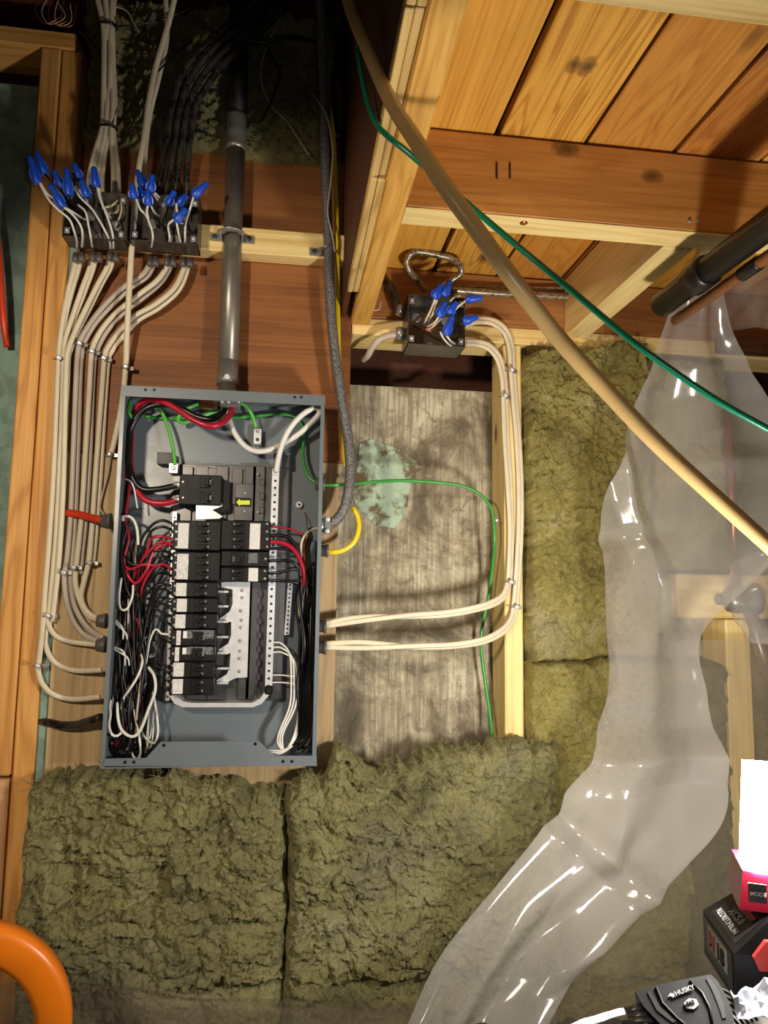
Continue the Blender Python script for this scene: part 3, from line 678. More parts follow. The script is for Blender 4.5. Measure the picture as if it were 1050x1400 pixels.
wire('black_wire', 'black', [(171,712,-.05),(166,750,-.055),(172,800,-.055),(180,820,-.05)], .0028, n=6)
wire('white_wire', 'white', [(152,712,-.05),(168,706,-.06),(180,708,-.06),(187,722,-.06),(189,745,-.055)], .0027, n=8)
wire('white_wire', 'white', [(155,656,-.04),(172,655,-.05),(182,664,-.055),(188,695,-.05)], .0016, n=6)
wire('white_wire', 'white', [(166,790,-.06),(163,815,-.06),(165,832,-.062),(174,832,-.06),(181,815,-.055),(182,800,-.05)], .0022, n=6)
wire('white_wire', 'white', [(203,912,-.06),(211,925,-.07),(212,945,-.072),(203,970,-.074),(192,998,-.074),(181,1007,-.074),(168,1000,-.072),(162,985,-.07),(160,960,-.06)], .0027, n=8)
wire('white_wire', 'white', [(210,950,-.04),(214,975,-.045),(216,1000,-.05),(211,1016,-.05),(200,1010,-.05),(192,998,-.05)], .0022, n=6)
wire('white_wire', 'white', [(192,892,-.05),(195,905,-.06),(188,925,-.065),(177,943,-.068),(169,955,-.06),(166,970,-.06)], .0022, n=6)
wire('white_wire', 'white', [(148,957,-.07),(151,975,-.075),(149,992,-.078),(153,1004,-.078),(160,1006,-.075),(166,1002,-.07)], .0024, n=6)
for k in range(9):                            # neutrals hanging loose in front of the gutter
    xa = 190+k*2.2; wire('white_wire', 'white', [(200+k*.5,870+k*6,-.02),(192+R2.uniform(-2,4),900+R2.uniform(-5,5),-.03),(xa,940+R2.uniform(-10,10),-.035),(xa+R2.uniform(-2,6),985+R2.uniform(-15,15),-.04),(xa+R2.uniform(-6,4),1020+R2.uniform(-8,8),-.045),(xa-9,1024,-.03)], .0015, n=5, sub=6)
for k in range(5):                            # coiled slack
    c0 = (206, 888); wire('coil_wire', 'white', [(c0[0]+(7+k*1.2)*math.cos(t), c0[1]+(6+k*1.1)*math.sin(t), -.012-k*.004) for t in np.linspace(k, k+6.3, 14)], .0009, n=5, sub=3)
for k in range(46):                           # the dense dark bundle in the gutter
    xa = R2.uniform(152, 198); cc = 'black' if k % 6 else 'nm_grey'; wire({'nm_grey': 'white'}.get(cc, cc)+'_wire', cc, [(xa+R2.uniform(-4,8),770+R2.uniform(-40,60),-.03+R2.uniform(-.02,.01)),(xa+R2.uniform(-5,5),850,-.03+R2.uniform(-.02,.015)),(xa+R2.uniform(-6,6),920,-.035+R2.uniform(-.025,.015)),(xa+R2.uniform(-8,4),975,-.04+R2.uniform(-.03,.02)),(xa+R2.uniform(-6,2)*.5,1018+R2.uniform(-8,8),-.04+R2.uniform(-.02,.02)),(xa-R2.uniform(4,12) if xa>165 else xa+8,1022+R2.uniform(-6,6),-.04)], .0019, n=5, sub=6)
for k in range(6):
    xa = 182+k*2.0; wire('red_wire', 'red', [(xa+4,935,-.04),(xa,960,-.045),(xa+1,985,-.05),(xa-2,1010,-.05),(xa-6,1018,-.045)], .0016, n=5, sub=5)
for k in range(4):                            # conductors fanning out of the left cable entries
    wire('white_wire', 'white', [(148,848+k%2*36,-.055),(160,850+k*2+k%2*34,-.06),(168+k*2,860+k*3+k%2*30,-.06),(168+k*3,874+k%2*36,-.055)], .0016, n=5)
# right gutter
wire('red_wire', 'red', [(368,741,-.06),(385,742,-.062),(400,750,-.062),(410,765,-.06),(416,785,-.058),(415,815,-.055)], .0042, n=8)
wire('black_wire', 'black', [(368,732,-.058),(385,732,-.06),(398,738,-.06),(408,755,-.058),(411,790,-.055)], .0036, n=8)
wire('red_wire', 'red', [(368,720,-.05),(392,722,-.05),(408,728,-.05),(416,736,-.05),(413,770,-.05)], .0020, n=6)
wire('black_wire', 'black', [(367,750,-.055),(390,750,-.055),(410,752,-.05)], .0028, n=6)
wire('black_wire', 'black', [(366,767,-.055),(385,766,-.06),(400,768,-.06),(409,778,-.055)], .0030, n=6)
wire('black_wire', 'black', [(365,784,-.055),(385,782,-.06),(398,778,-.06),(409,778,-.055)], .0030, n=6)
wire('black_wire', 'black', [(364,793,-.055),(385,794,-.06),(402,796,-.058),(408,798,-.055)], .0030, n=6)
for k, (xo, c) in enumerate([(0,'nm'),(4,'copper'),(8,'black'),(2,'black'),(10,'black')]):
    wire({'nm': 'white'}.get(c, c)+'_wire', c, [(438,722,-.05),(426-xo*.3,724,-.055),(416+xo,734,-.055),(412+xo,750,-.05),(414+xo,790,-.045),(408+xo*1.5,850,-.04)], .003, n=6)
for k in range(12):
    xa = R2.uniform(406, 432); wire('black_wire', 'black', [(xa+R2.uniform(-4,6),760+R2.uniform(-10,40),-.045+R2.uniform(-.02,.01)),(xa+R2.uniform(-6,4),820,-.045+R2.uniform(-.02,.01)),(xa+R2.uniform(-4,4),880,-.05+R2.uniform(-.02,.015)),(xa+R2.uniform(-4,4),940,-.05),(min(xa,422)+R2.uniform(-6,4),1000+R2.uniform(-14,14),-.05),(min(xa,422)-R2.uniform(2,8),1022+R2.uniform(-8,4),-.05),(min(xa,422)+R2.uniform(4,8),1005,-.05),(xa+4,950,-.045)], .0027, n=6, sub=6)
for k in range(3):
    wire('white_wire', 'white', [(372,878+k*7,-.03),(385,880+k*6,-.035),(396+k*3,895+k*4,-.04),(398+k*4,930,-.045),(396+k*4,965,-.05),(382+k*3,1000,-.055),(380+k*3,1016,-.055),(390,1026,-.055),(402+k*2,1005,-.05),(408+k,975,-.045),(410+k,930,-.045)], .0018, n=6, sub=6)
for y in (923, 933): wire('white_wire', 'white', [(371,y,-.03),(385,y,-.035),(402,y+2,-.045)], .0016, n=5)
for k in range(3): wire('white_wire', 'white', [(366+k*3,1026+k*3,-.06),(385,1026+k*2,-.06),(400,1020,-.055)], .0016, n=5)
wire('copper_wire', 'copper', [(428,850,-.03),(427,900,-.03),(425,955,-.035),(424,1000,-.04),(421,1028,-.03)], .0013, n=5)
wire('copper_wire', 'copper', [(409,692,-.006),(418,705,-.01),(420,722,-.03)], .0008, n=5)

# ------------------------------------------------------------------ cables on the boards
def cable(name, L, label, mat='nm', r=.0052, flat=.5, Y=-.006, clips=(), cat='cable', n=8, group=None, sub=8, ends=(), pts=None):
    P = path(L, Y, sub) if pts is None else pts
    o = top(MB().tube(P, r, n, flat), name, M[mat], label, cat, group)
    bpy.context.view_layer.update()
    for c in clips: clip(o, *c)
    for e in ends: gland(o, *e)
    return o
def clip(par, px, py, Y=-.010, s=1.):        # nailed strap over a cable
    a = at(px, py, Y); b = MB()
    P = [a+np.array([math.cos(t)*.0085*s, -math.sin(t)*.009*s+.004, 0]) for t in np.linspace(0, math.pi, 9)]
    b.tube(P, .0034*s, 6, .25, ref=(0, 0, 1))
    k = b.build('clip', M['zinc'], par)
    h = MB().lathe(a+np.array([.003, -.004, .001]), a+np.array([.003, -.0115*s, 0]), [(0, .004*s), (.5, .0052*s), (.8, .0044*s), (1, .0018)], 9).build('nail_head', M['silver'], k)
    MB().box(a+np.array([.007*s, .001, -.004]), a+np.array([.016*s, .0055, .004]), c=.001).build('tab', M['zinc'], k)
def gland(par, x, y, Y, horiz=1, r=.0085):   # cable connector at a knock-out
    a = at(x, y, Y); d_ = np.array([.014 if horiz else 0, 0, 0 if horiz else .014])
    b = MB().lathe(a-d_*.9, a+d_*.4, [(0, r*.75), (.15, r), (.7, r), (.72, r*1.15), (1, r*1.15)], 10)
    b.build('connector', M['clamp_grey'], par)
# left junction box, three pairs that run down along the post
yz = -.016
A = [
 ([(104,351,-.03),(101,368,-.03),(94,395,-.028),(87,430,-.024),(82,465,-.018),(80,490,-.016),(77,560,-.014),(73,650,-.014),(67,740,-.014),(62,800,-.012),(58,860,-.012),(53,905,-.012),(52,915,-.012),(58,935,-.012),(74,950,-.014),(100,956,-.016),(137,953,-.03)],
  'white cable at the left clamp of the left box, ending lowest at the panel side', [(80,491,-.020),(51,910,-.018)]),
 ([(110,351,-.03),(107,368,-.03),(99,395,-.028),(90,430,-.022),(84,465,-.014),(83,490,-.010),(81,560,-.008),(78,650,-.008),(73,740,-.008),(68,800,-.006),(63,860,-.006),(62,880,-.006),(70,900,-.006),(84,911,-.008),(105,917,-.012),(139,916,-.03)],
  'white cable second from left under the left box, entering the panel above the lowest one', []),
 ([(126,350,-.03),(122,368,-.03),(112,395,-.028),(100,430,-.022),(90,462,-.018),(87,490,-.018),(85,560,-.016),(81,650,-.014),(76,740,-.012),(68,830,-.010),(66,852,-.010),(76,869,-.010),(95,877,-.012),(118,880,-.016),(141,882,-.03)],
  'white cable from the middle clamp of the left box, bending to the upper side entry', [(65,842,-.014)]),
 ([(131,350,-.03),(127,368,-.028),(117,395,-.024),(104,430,-.018),(93,462,-.010),(89,490,-.006),(87,560,-.006),(84,650,-.004),(79,740,-.004),(71,830,-.002),(66,862,.0),(64,870,.002)],
  'white cable behind its twin from the middle clamp of the left box', []),
 ([(150,350,-.03),(146,366,-.03),(134,388,-.028),(118,420,-.024),(104,450,-.022),(94,476,-.022),(91,495,-.022),(89,560,-.020),(87,650,-.018),(83,730,-.016),(78,790,-.014),(71,850,-.012)],
  'front white cable from the right clamp of the left box', []),
 ([(155,350,-.03),(151,366,-.026),(139,388,-.022),(123,420,-.016),(108,450,-.012),(97,476,-.010),(93,495,-.006),(92,560,.0),(90,650,.004),(85,730,.006)],
  'rear white cable from the right clamp of the left box', []),
]
for L, lab, cl in A:
    e = [(L[-1][0]+1, L[-1][1], -.045)] if L[-1][0] > 130 else []
    cable('white_cable', L, lab, clips=cl, r=.0050, ends=[] if not e else [])
B = [
 ([(205,357,-.03),(203,364,-.032),(194,376,-.032),(172,390,-.028),(146,414,-.022),(126,438,-.016),(111,462,-.012),(108,472,-.010),(105,500,-.010),(101,600,-.010),(97,700,-.010),(92,760,-.010),(88,790,-.010),(92,825,-.010),(102,852,-.012),(118,870,-.016),(141,878,-.03)], 'nm_grey', 'greyish cable from the left clamp of the middle box, under the leftmost bright nail head', [(108,471,-.014),(86,783,-.014)]),
 ([(210,357,-.028),(208,366,-.026),(199,380,-.024),(178,394,-.020),(152,418,-.016),(131,441,-.012),(117,464,-.008),(113,476,-.006),(110,510,-.006),(107,600,-.006),(103,700,-.006),(99,760,-.006),(96,790,-.006),(100,822,-.006),(110,845,-.010),(124,862,-.014),(141,872,-.03)], 'nm_grey', 'greyish twin cable behind, from the left clamp of the middle box', []),
 ([(229,355,-.03),(227,366,-.032),(214,384,-.032),(188,404,-.028),(158,428,-.020),(138,452,-.014),(127,474,-.012),(125,486,-.012),(122,540,-.012),(117,620,-.012),(112,700,-.012),(106,760,-.012),(103,790,-.012),(107,815,-.012),(118,838,-.014),(130,846,-.018),(143,849,-.03)], 'nm', 'white cable from the centre clamp of the middle box', [(125,482,-.016),(100,776,-.016)]),
 ([(233,355,-.028),(231,368,-.024),(218,388,-.022),(193,409,-.018),(163,433,-.012),(144,456,-.008),(133,478,-.006),(129,492,-.006),(126,540,-.006),(123,620,-.006),(118,700,-.006),(112,760,-.006),(110,785,-.006)], 'nm_grey', 'duller twin behind the cable from the centre clamp of the middle box', []),
 ([(252,357,-.03),(250,370,-.034),(238,394,-.034),(212,416,-.030),(184,432,-.024),(164,452,-.016),(148,474,-.012),(143,490,-.012),(139,540,-.012),(133,620,-.012),(128,690,-.012),(124,745,-.012),(121,770,-.012),(115,795,-.012),(111,815,-.012),(116,832,-.014),(128,843,-.018),(143,847,-.03)], 'nm', 'white cable from the right clamp of the middle box with the widest bend', [(141,491,-.016),(122,770,-.016)]),
 ([(256,357,-.028),(255,372,-.028),(243,398,-.026),(217,421,-.022),(190,437,-.016),(170,457,-.010),(154,478,-.006),(148,494,-.006),(144,540,-.006),(139,620,-.006),(134,690,-.006),(130,740,-.006),(127,768,-.006)], 'nm', 'rear twin of the widest bending cable from the middle box', []),
]
for L, m_, lab, cl in B: cable('white_cable', L, lab, m_, clips=cl)
cable('white_cable', [(240,-10,-.10),(232,25,-.09),(222,60,-.08),(212,95,-.07),(203,140,-.065),(198,180,-.06),(190,230,-.06),(185,280,-.06),(180,340,-.058),(176,410,-.05),(173,470,-.03),(172,500,-.018),(167,550,-.012),(157,600,-.010),(151,622,-.010)], 'long white cable hanging in front of the middle box to the panel corner', r=.0056, flat=.55, clips=[(171,503,-.024),(149,622,-.014)])
cable('white_cable', [(226,-10,-.06),(228,30,-.06),(227,60,-.06),(216,110,-.055),(206,150,-.05),(200,190,-.045),(197,235,-.04),(199,270,-.02)], 'white cable dropping from above into the top of the middle box', r=.005)
cable('grey_wire', [(151,625,-.008),(147,650,-.008),(139,680,-.008),(137,695,-.010),(143,704,-.012)], 'short thin tan wire left of the panel above the red cable', 'nm_grey', r=.0018, flat=1)
tops = []
for k, (xa, xm, xb, xc) in enumerate([(131,141,139,122),(137,144,141,127),(143,147,144,134),(150,150,148,140),(154,152,152,155),(157,154,155,162)]):
    cable('white_cable', [(xa,-10,-.06+.008*(k%2)),(xm,36,-.06+.008*(k%2)),(xm+1,90,-.06+.008*(k%3)),(xb+2,140,-.055+.006*(k%2)),(xb,175,-.055+.006*(k%2)),(xc+(xb-xc)*.5,205,-.05),(xc,240,-.03),(xc,272,-.022)], ('leftmost', 'second from the left', 'third from the left', 'fourth from the left', 'fifth from the left', 'rightmost')[k]+' white cable of the tied bundle entering the left box from above', r=.0050)
# ties around that bundle
def tie(px, py, Y, rx, label, tail):
    a = at(px, py, Y)
    b = MB().tube([a+np.array([math.cos(t)*rx, math.sin(t)*.013, .002*math.sin(t)]) for t in np.linspace(0, 6.283, 17)], .0024, 6)
    b.tube(path(tail, Y-.012), .0017, 6)
    return top(b, 'cable_tie', M['black'], label, 'cable tie')
tie(147, 36, -.056, .0175, 'black cable tie at the top of the white cable bundle', [(155,36),(185,34),(230,24),(262,10)])
tie(147, 175, -.053, .0165, 'black cable tie lower on the bundle with a long slanting tail', [(157,176),(175,152),(200,116),(235,78),(262,56)])
# dark armoured cables from the top right down into the middle box
for k, (xs_, lab) in enumerate([(0, 'leftmost'), (1, 'second'), (2, 'third'), (3, 'rightmost')]):
    o_ = k*9
    P = spline([U(370+k*8, -14+k*7, -.11+.004*(k%2)), U(326+k*7, 24+k*9, -.10+.004*(k%2)), U(284+k*7, 58+k*10, -.09), U(250+k*9, 100+k*9, -.075), U(236+k*10, 146+k*3, -.062), U(228+k*10.5, 190, -.05), U(221+k*11.5, 235, -.035), U((216, 226, 239, 256)[k], 268, -.022)], 8)
    cable('armoured_cable', None, ('first', 'second', 'third', 'fourth')[k]+' from the left of the dark shiny armoured cables entering the middle box', 'bx', r=.0068, flat=1, pts=P, n=8)
# ------------------------------------------------------------------ junction boxes
def wall_box(ax, yf, label, nut_list, wires, knock, ports):
    # ax: measured front rectangle; open front
    p = at(ax[0], ax[1], yf); q = at(ax[2], ax[3], yf)
    xa, xb, zt, zb = p[0], q[0], p[2], q[2]
    yb_ = -.0405 if yf < -.07 else -.001
    t = thing('junction_box', ((xa+xb)/2, (yf+yb_)/2, zb), label, 'junction box')
    k = .0016; b = MB()
    b.box((xa, yb_-k, zb), (xb, yb_, zt)); b.box((xa, yf, zb), (xa+k, yb_, zt)); b.box((xb-k, yf, zb), (xb, yb_, zt)); b.box((xa, yf, zb), (xb, yb_, zb+k)); b.box((xa, yf, zt-k), (xb, yb_, zt))
    b.build('housing', M['box_metal'], t)
    for sx, sz in ((xa+.008, zb+.012), (xb-.008, zt-.012), (xb-.008, zb+.012), (xa+.008, zt-.012)):
        m = MB().box((sx-.005, yf+.001, sz-.006), (sx+.005, yf+.003, sz+.006), c=.001).build('screw_tab', M['zinc'], t)
        MB().lathe((sx, yf+.001, sz), (sx, yf-.002, sz), [(0, .003), (.7, .003), (1, .0015)], 8).build('screw', M['silver'], m)
    for (sx, sz) in knock:
        c = np.array([xa+(xb-xa)*sx, yb_-k, zb+(zt-zb)*sz])
        MB().lathe(c, c-[0, .0012, 0], [(0, .010), (.9, .010), (1, .009)], 14).build('knockout', M['zinc'], t)
    for px, py, Y in ports:
        c = at(px, py, Y)
        m = MB()
        m.lathe(c+[0, 0, .004], c-[0, 0, .013], [(0, .0052), (.35, .0052), (.36, .0068), (.95, .0064), (1, .005)], 9)
        m.build('cable_clamp', M['clamp_grey'], t)
    for tp, bs, Yt, Yb in nut_list:
        a = at(*bs, Yb); c = at(*tp, Yt); nut = MB()
        nut.lathe(a, c, [(0, .0072), (.05, .0080), (.42, .0078), (.54, .0064), (.92, .0052), (1, .0038)], 10)
        ax_ = (c-a); tt = ax_/np.linalg.norm(ax_); sd_ = np.cross(tt, [0, 1, 0]); sd_ /= np.linalg.norm(sd_)
        for s in (1, -1):
            nut.prism([a+ax_*.06+sd_*s*.007, a+ax_*.22+sd_*s*.0094, a+ax_*.44+sd_*s*.0088, a+ax_*.60+sd_*s*.005], np.cross(tt, sd_)*.003)
        nut.build('wire_nut', M['blue'], t)
    for c, L in wires: MB().tube(path(L, -.06), .0021 if c != 'black' else .0020, 6).build(c+'_wire', M[c], t)
    return t
nuts1 = [((40,213),(52,251),-.13,-.12),((50,208),(62,238),-.12,-.11),((73,233),(86,258),-.11,-.10),((68,252),(87,284),-.13,-.12),((91,230),(95,268),-.12,-.11),((101,223),(109,245),-.10,-.09),((111,246),(120,270),-.11,-.10),((128,228),(132,256),-.11,-.10)]
W1 = [('white',[(54,250,-.12),(66,272,-.12),(80,287,-.115),(95,300,-.11),(102,318,-.10),(105,330,-.075),(105,338,-.05)]),
      ('white',[(55,250,-.12),(65,265,-.12),(76,273,-.12)]),
      ('white',[(87,283,-.12),(99,293,-.115),(110,308,-.11),(113,322,-.10),(112,338,-.06)]),
      ('white',[(88,283,-.118),(100,290,-.11),(114,299,-.08),(122,300,-.05)]),
      ('white',[(101,256,-.10),(110,270,-.10),(125,285,-.10),(135,300,-.10),(145,318,-.095),(150,330,-.075),(151,340,-.05)]),
      ('white',[(107,280,-.09),(117,290,-.095),(121,308,-.095),(124,324,-.09),(126,338,-.05)]),
      ('white',[(133,256,-.10),(137,272,-.10),(145,292,-.10),(152,312,-.095),(155,328,-.08),(155,340,-.05)]),
      ('white',[(135,257,-.10),(140,278,-.09),(148,294,-.07),(153,299,-.05)]),
      ('white',[(103,254,-.10),(112,266,-.09),(122,278,-.06)]),
      ('black',[(62,238,-.11),(70,248,-.11),(84,262,-.10),(100,285,-.06)]),('black',[(95,268,-.11),(100,282,-.09),(112,300,-.05)]),('black',[(110,245,-.09),(118,265,-.07),(125,290,-.05)]),
      ('black',[(120,270,-.10),(128,290,-.08),(140,315,-.06)]),('nm',[(140,285,-.05),(155,280,-.06),(164,272,-.06),(166,290,-.06),(158,310,-.05)]),('nm',[(150,292,-.05),(160,290,-.06),(163,280,-.05)])]
wall_box((89,258,171,329), -.085, 'left metal junction box with blue wire nuts beside the orange post', nuts1, W1, ((.3, .7), (.75, .55), (.5, .25)), ((104,349,-.045),(112,349,-.055),(128,348,-.045),(136,349,-.055),(151,347,-.045),(159,349,-.055)))
nuts2 = [((180,251),(184,272),-.12,-.11),((187,233),(198,256),-.10,-.10),((209,239),(206,263),-.12,-.11),((191,256),(197,271),-.10,-.10),((203,260),(203,281),-.13,-.12),((239,261),(230,281),-.11,-.10),((256,266),(243,280),-.10,-.09),((284,250),(264,269),-.13,-.12),((255,285),(240,303),-.13,-.12)]
W2 = [('white',[(186,271,-.11),(192,286,-.11),(200,295,-.105),(207,312,-.10),(209,325,-.095),(207,338,-.06)]),('white',[(202,281,-.12),(201,290,-.115),(203,300,-.11)]),
      ('white',[(206,280,-.12),(211,290,-.10),(217,295,-.07)]),('white',[(210,265,-.11),(217,275,-.09),(224,283,-.06)]),('white',[(211,263,-.11),(220,272,-.09),(226,281,-.06)]),
      ('white',[(238,300,-.12),(231,306,-.11),(230,312,-.10),(232,325,-.095),(230,340,-.05)]),('white',[(241,302,-.12),(244,318,-.105),(247,332,-.08)]),('white',[(265,268,-.12),(260,285,-.115),(254,305,-.105),(253,325,-.095),(253,340,-.05)]),
      ('white',[(241,278,-.10),(242,290,-.10)]),('black',[(198,256,-.10),(206,280,-.07),(215,310,-.05)]),('black',[(230,281,-.10),(226,300,-.08),(228,325,-.07)]),('black',[(243,280,-.09),(250,300,-.06),(258,315,-.05)]),('black',[(224,300,-.07),(226,318,-.08),(231,330,-.06)])]
wall_box((181,262,270,335), -.085, 'middle metal junction box with blue wire nuts over the pale strip', nuts2, W2, ((.25, .6), (.6, .3), (.7, .75)), ((206,355,-.045),(213,355,-.055),(229,354,-.045),(237,355,-.055),(251,355,-.045),(260,356,-.055)))
nuts3 = [((603,388),(593,408),-.14,-.13),((616,383),(606,405),-.14,-.13),((610,413),(599,433),-.13,-.12),((625,413),(613,430),-.14,-.13),((660,407),(637,410),-.12,-.11),((654,433),(633,440),-.12,-.11),((619,432),(609,458),-.14,-.13)]
W3 = [('nm',[(595,408,-.12),(590,422,-.11),(583,436,-.09),(580,444,-.06)]),('nm',[(598,408,-.12),(592,428,-.11),(586,440,-.08)]),('nm',[(606,434,-.12),(597,442,-.11),(588,449,-.09),(576,452,-.05)]),
      ('nm',[(600,433,-.12),(594,441,-.11),(584,447,-.08)]),('nm',[(637,411,-.11),(628,418,-.11),(620,426,-.10)]),('white',[(602,454,-.12),(606,462,-.11),(613,470,-.09),(620,474,-.05)]),('white',[(610,458,-.12),(616,466,-.11),(622,470,-.06)]),
      ('black',[(633,440,-.11),(626,446,-.10),(622,456,-.06)]),('copper',[(566,440,-.05),(578,430,-.07),(590,434,-.08),(600,440,-.06)]),('copper',[(568,446,-.05),(585,452,-.08),(605,448,-.07)]),('black',[(565,445,-.05),(580,452,-.07),(600,450,-.06)]),('white',[(615,412,-.09),(622,406,-.09),(630,404,-.07)])]
jb3 = wall_box((558,402,636,475), -.068, 'right metal junction box on the top plate over the concrete bay', nuts3, W3, ((.25, .8), (.8, .75), (.5, .2)), ())
for px, py in ((549,424), (549,456)):
    a = at(px, py, -.03); MB().lathe(a+[-.012, 0, 0], a+[.012, 0, 0], [(0, .011), (.3, .013), (.6, .013), (.62, .010), (1, .010)], 12).build('connector', M['zinc'], jb3)
for a in ((-.004, .5), (.0, .2)):
    pass
# ------------------------------------------------------------------ conduit, flexible conduit, straps
t = thing('rigid_conduit', U(311, 538, -.036), 'vertical metal conduit rising from the top of the panel', 'conduit')
cx = U(311, 538, -.035)[0]
zA = U(311, 540, -.035)[2]; zB = U(330, 205, -.035)[2]; zD = U(330, 160, -.035)[2]
cpt = lambda py: np.array([U(np.interp(py, [40, 205, 330, 540], [328.5, 322.5, 318, 311]), py, -.036)[0], -.036, U(318, py, -.036)[2]])
MB().cyl(cpt(540), cpt(196), .0185, n=24).build('pipe', M['emt'], t)
MB().lathe(cpt(206), cpt(158), [(0, .0195), (.08, .0215), (.15, .0195), (.4, .0195), (.45, .021), (.55, .0195), (.9, .0195), (1, .021)], 20).build('coupling', M['zinc'], t)
MB().cyl(cpt(158), cpt(-20), .0195, n=20).build('upper_pipe', M['dark_emt'], t)
b = MB().lathe(cpt(527), cpt(495), [(0, .0215), (.3, .0215), (.35, .0195), (1, .0195)], 20); b.build('fitting', M['zinc'], t)
a = cpt(520)-[0, .021, 0]; MB().lathe(a+[0, .002, 0], a-[0, .004, 0], [(0, .006), (.8, .006), (1, .004)], 10).build('set_screw', M['silver'], t)
def strap(c, r, ears, label, Yb):
    b = MB()
    P = [c+np.array([math.cos(q)*r, -math.sin(q)*r, 0]) for q in np.linspace(0, math.pi, 13)]
    b.tube(P, .008, 6, .16, ref=(0, 0, 1))
    for s in ears: 
        xa_ = c[0]+s*r; b.box((min(xa_, xa_+s*.022), Yb-.0025, c[2]-.008), (max(xa_, xa_+s*.022), Yb-.0005, c[2]+.008), c=.0006)
        b.box((xa_-.001, c[1], c[2]-.008), (xa_+.001, Yb-.0005, c[2]+.008))
    o = top(b, 'strap', M['zinc'], label, 'strap'); bpy.context.view_layer.update()
    for s in ears:
        q = np.array([c[0]+s*(r+.013), Yb-.0025, c[2]]); MB().lathe(q, q-[0, .003, 0], [(0, .0045), (.7, .0045), (1, .002)], 9).build('screw', M['dark_grey'], o)
strap(cpt(328)-[0, .022, 0], .0200, (-1, 1), 'two-hole metal strap holding the conduit to the pale strip', -.041)
cable('flexible_conduit', [(437,-10,-.09),(440,60,-.085),(443,150,-.075),(446,250,-.065),(449,330,-.055),(452,420,-.055),(459,490,-.055),(468,550,-.056),(476,600,-.058),(479,640,-.06),(476,675,-.06),(468,700,-.058),(456,714,-.054),(444,719,-.05)], 'thick speckled grey flexible conduit curving into the right side of the panel', 'flex', r=.0098, flat=1, cat='conduit', n=12)
fc = bpy.data.objects['flexible_conduit']; bpy.context.view_layer.update()
a = at(444, 719, -.05); b = MB().lathe(a-[.012, 0, 0], a+[.014, 0, 0], [(0, .014), (.2, .016), (.35, .016), (.4, .012), (1, .012)], 14)
b.box(a+[-.002, -.018, -.016], a+[.010, -.008, .016], c=.002); b.build('connector', M['zinc'], fc)
for dz in (.011, -.011): MB().lathe(a+[.004, -.017, dz], a+[.004, -.022, dz], [(0, .005), (.8, .005), (1, .003)], 9).build('screw', M['silver'], fc)
strap(at(447, 343, -.050), .0115, (-1,), 'one-hole metal strap holding the speckled flexible conduit', -.041)
cable('yellow_cable', [(455,150,-.04),(458,230,-.03),(461,330,-.045),(462,420,-.03),(464,520,-.02),(468,600,-.02),(473,640,-.03)], 'yellow cable running down behind the speckled flexible conduit', 'yellow', r=.0046)
yc = cable('yellow_cable', [(482,693,-.04),(489,706,-.045),(491,722,-.05),(485,740,-.052),(472,751,-.052),(458,755,-.050),(446,754,-.048)], 'yellow cable looping into the right side of the panel', 'yellow', r=.0046)
gland(yc, 445, 753, -.048, 1, .011)
gw = cable('green_cable', [(438,663,-.045),(460,663,-.045),(500,660,-.03),(545,657,-.01),(590,659,.0),(630,664,.0),(655,675,.0),(670,692,.0),(675,712,-.003),(676,740,.0),(673,780,.03),(667,820,.05),(659,860,.06),(658,890,.06),(663,930,.06),(669,970,.05),(673,1005,.03),(674,1022,.01)], 'green cable crossing the concrete bay and dropping beside the stud', 'green', r=.0034, flat=1)
clip(gw, 676, 712, -.003, .6); gland(gw, 440, 662, -.045, 1, .012)
# white cables on the right stud
rc = [
 ([(637,470,-.03),(652,471,-.032),(668,477,-.03),(680,492,-.022),(686,515,-.014),(688,541,-.010),(690,600,-.008),(694,660,-.008),(697,720,-.008),(696,770,-.008),(694,795,-.010),(688,812,-.018),(674,822,-.03),(650,830,-.038),(610,837,-.042),(560,841,-.045),(500,848,-.048),(444,856,-.050)], 'front white cable of the inner pair on the bay stud', [(688,542,-.014),(695,796,-.014)], 'nm'),
 ([(637,466,-.03),(654,467,-.032),(671,473,-.028),(684,489,-.018),(690,515,-.008),(692,541,-.006),(694,600,-.004),(698,660,-.004),(700,720,-.004),(699,770,-.004),(697,795,-.006),(690,815,-.014),(676,826,-.026),(650,834,-.034),(610,841,-.038),(560,843,-.041),(510,843,-.044),(475,846,-.047),(444,853,-.050)], 'rear white cable of the inner pair on the bay stud', [], 'nm'),
 ([(636,444,-.03),(655,440,-.032),(674,443,-.028),(689,455,-.02),(696,475,-.014),(698,500,-.010),(701,540,-.008),(706,600,-.006),(709,660,-.006),(709,720,-.006),(706,780,-.008),(702,829,-.010),(697,848,-.016),(684,862,-.026),(660,874,-.036),(620,881,-.042),(570,883,-.046),(500,886,-.048),(444,885,-.050)], 'front white cable of the outer pair, lowest across the concrete bay', [(697,507,-.014),(703,830,-.014)], 'nm'),
 ([(636,440,-.028),(655,436,-.030),(676,438,-.026),(692,450,-.018),(700,472,-.008),(702,500,-.006),(705,540,-.004),(710,600,-.004),(713,660,-.004),(713,720,-.004),(710,780,-.004),(706,829,-.006),(700,850,-.012),(686,866,-.022),(660,878,-.032),(620,884,-.038),(570,885,-.042),(530,881,-.044),(490,878,-.046),(444,880,-.050)], 'rear white cable of the outer pair on the bay stud', [], 'nm')]
for i, (L, lab, cl, m_) in enumerate(rc):
    o = cable('white_cable', L, lab, m_, r=.0050, clips=cl, n=8)
    if i in (0, 2): gland(o, 442, L[-1][1], -.050, 1, .012)
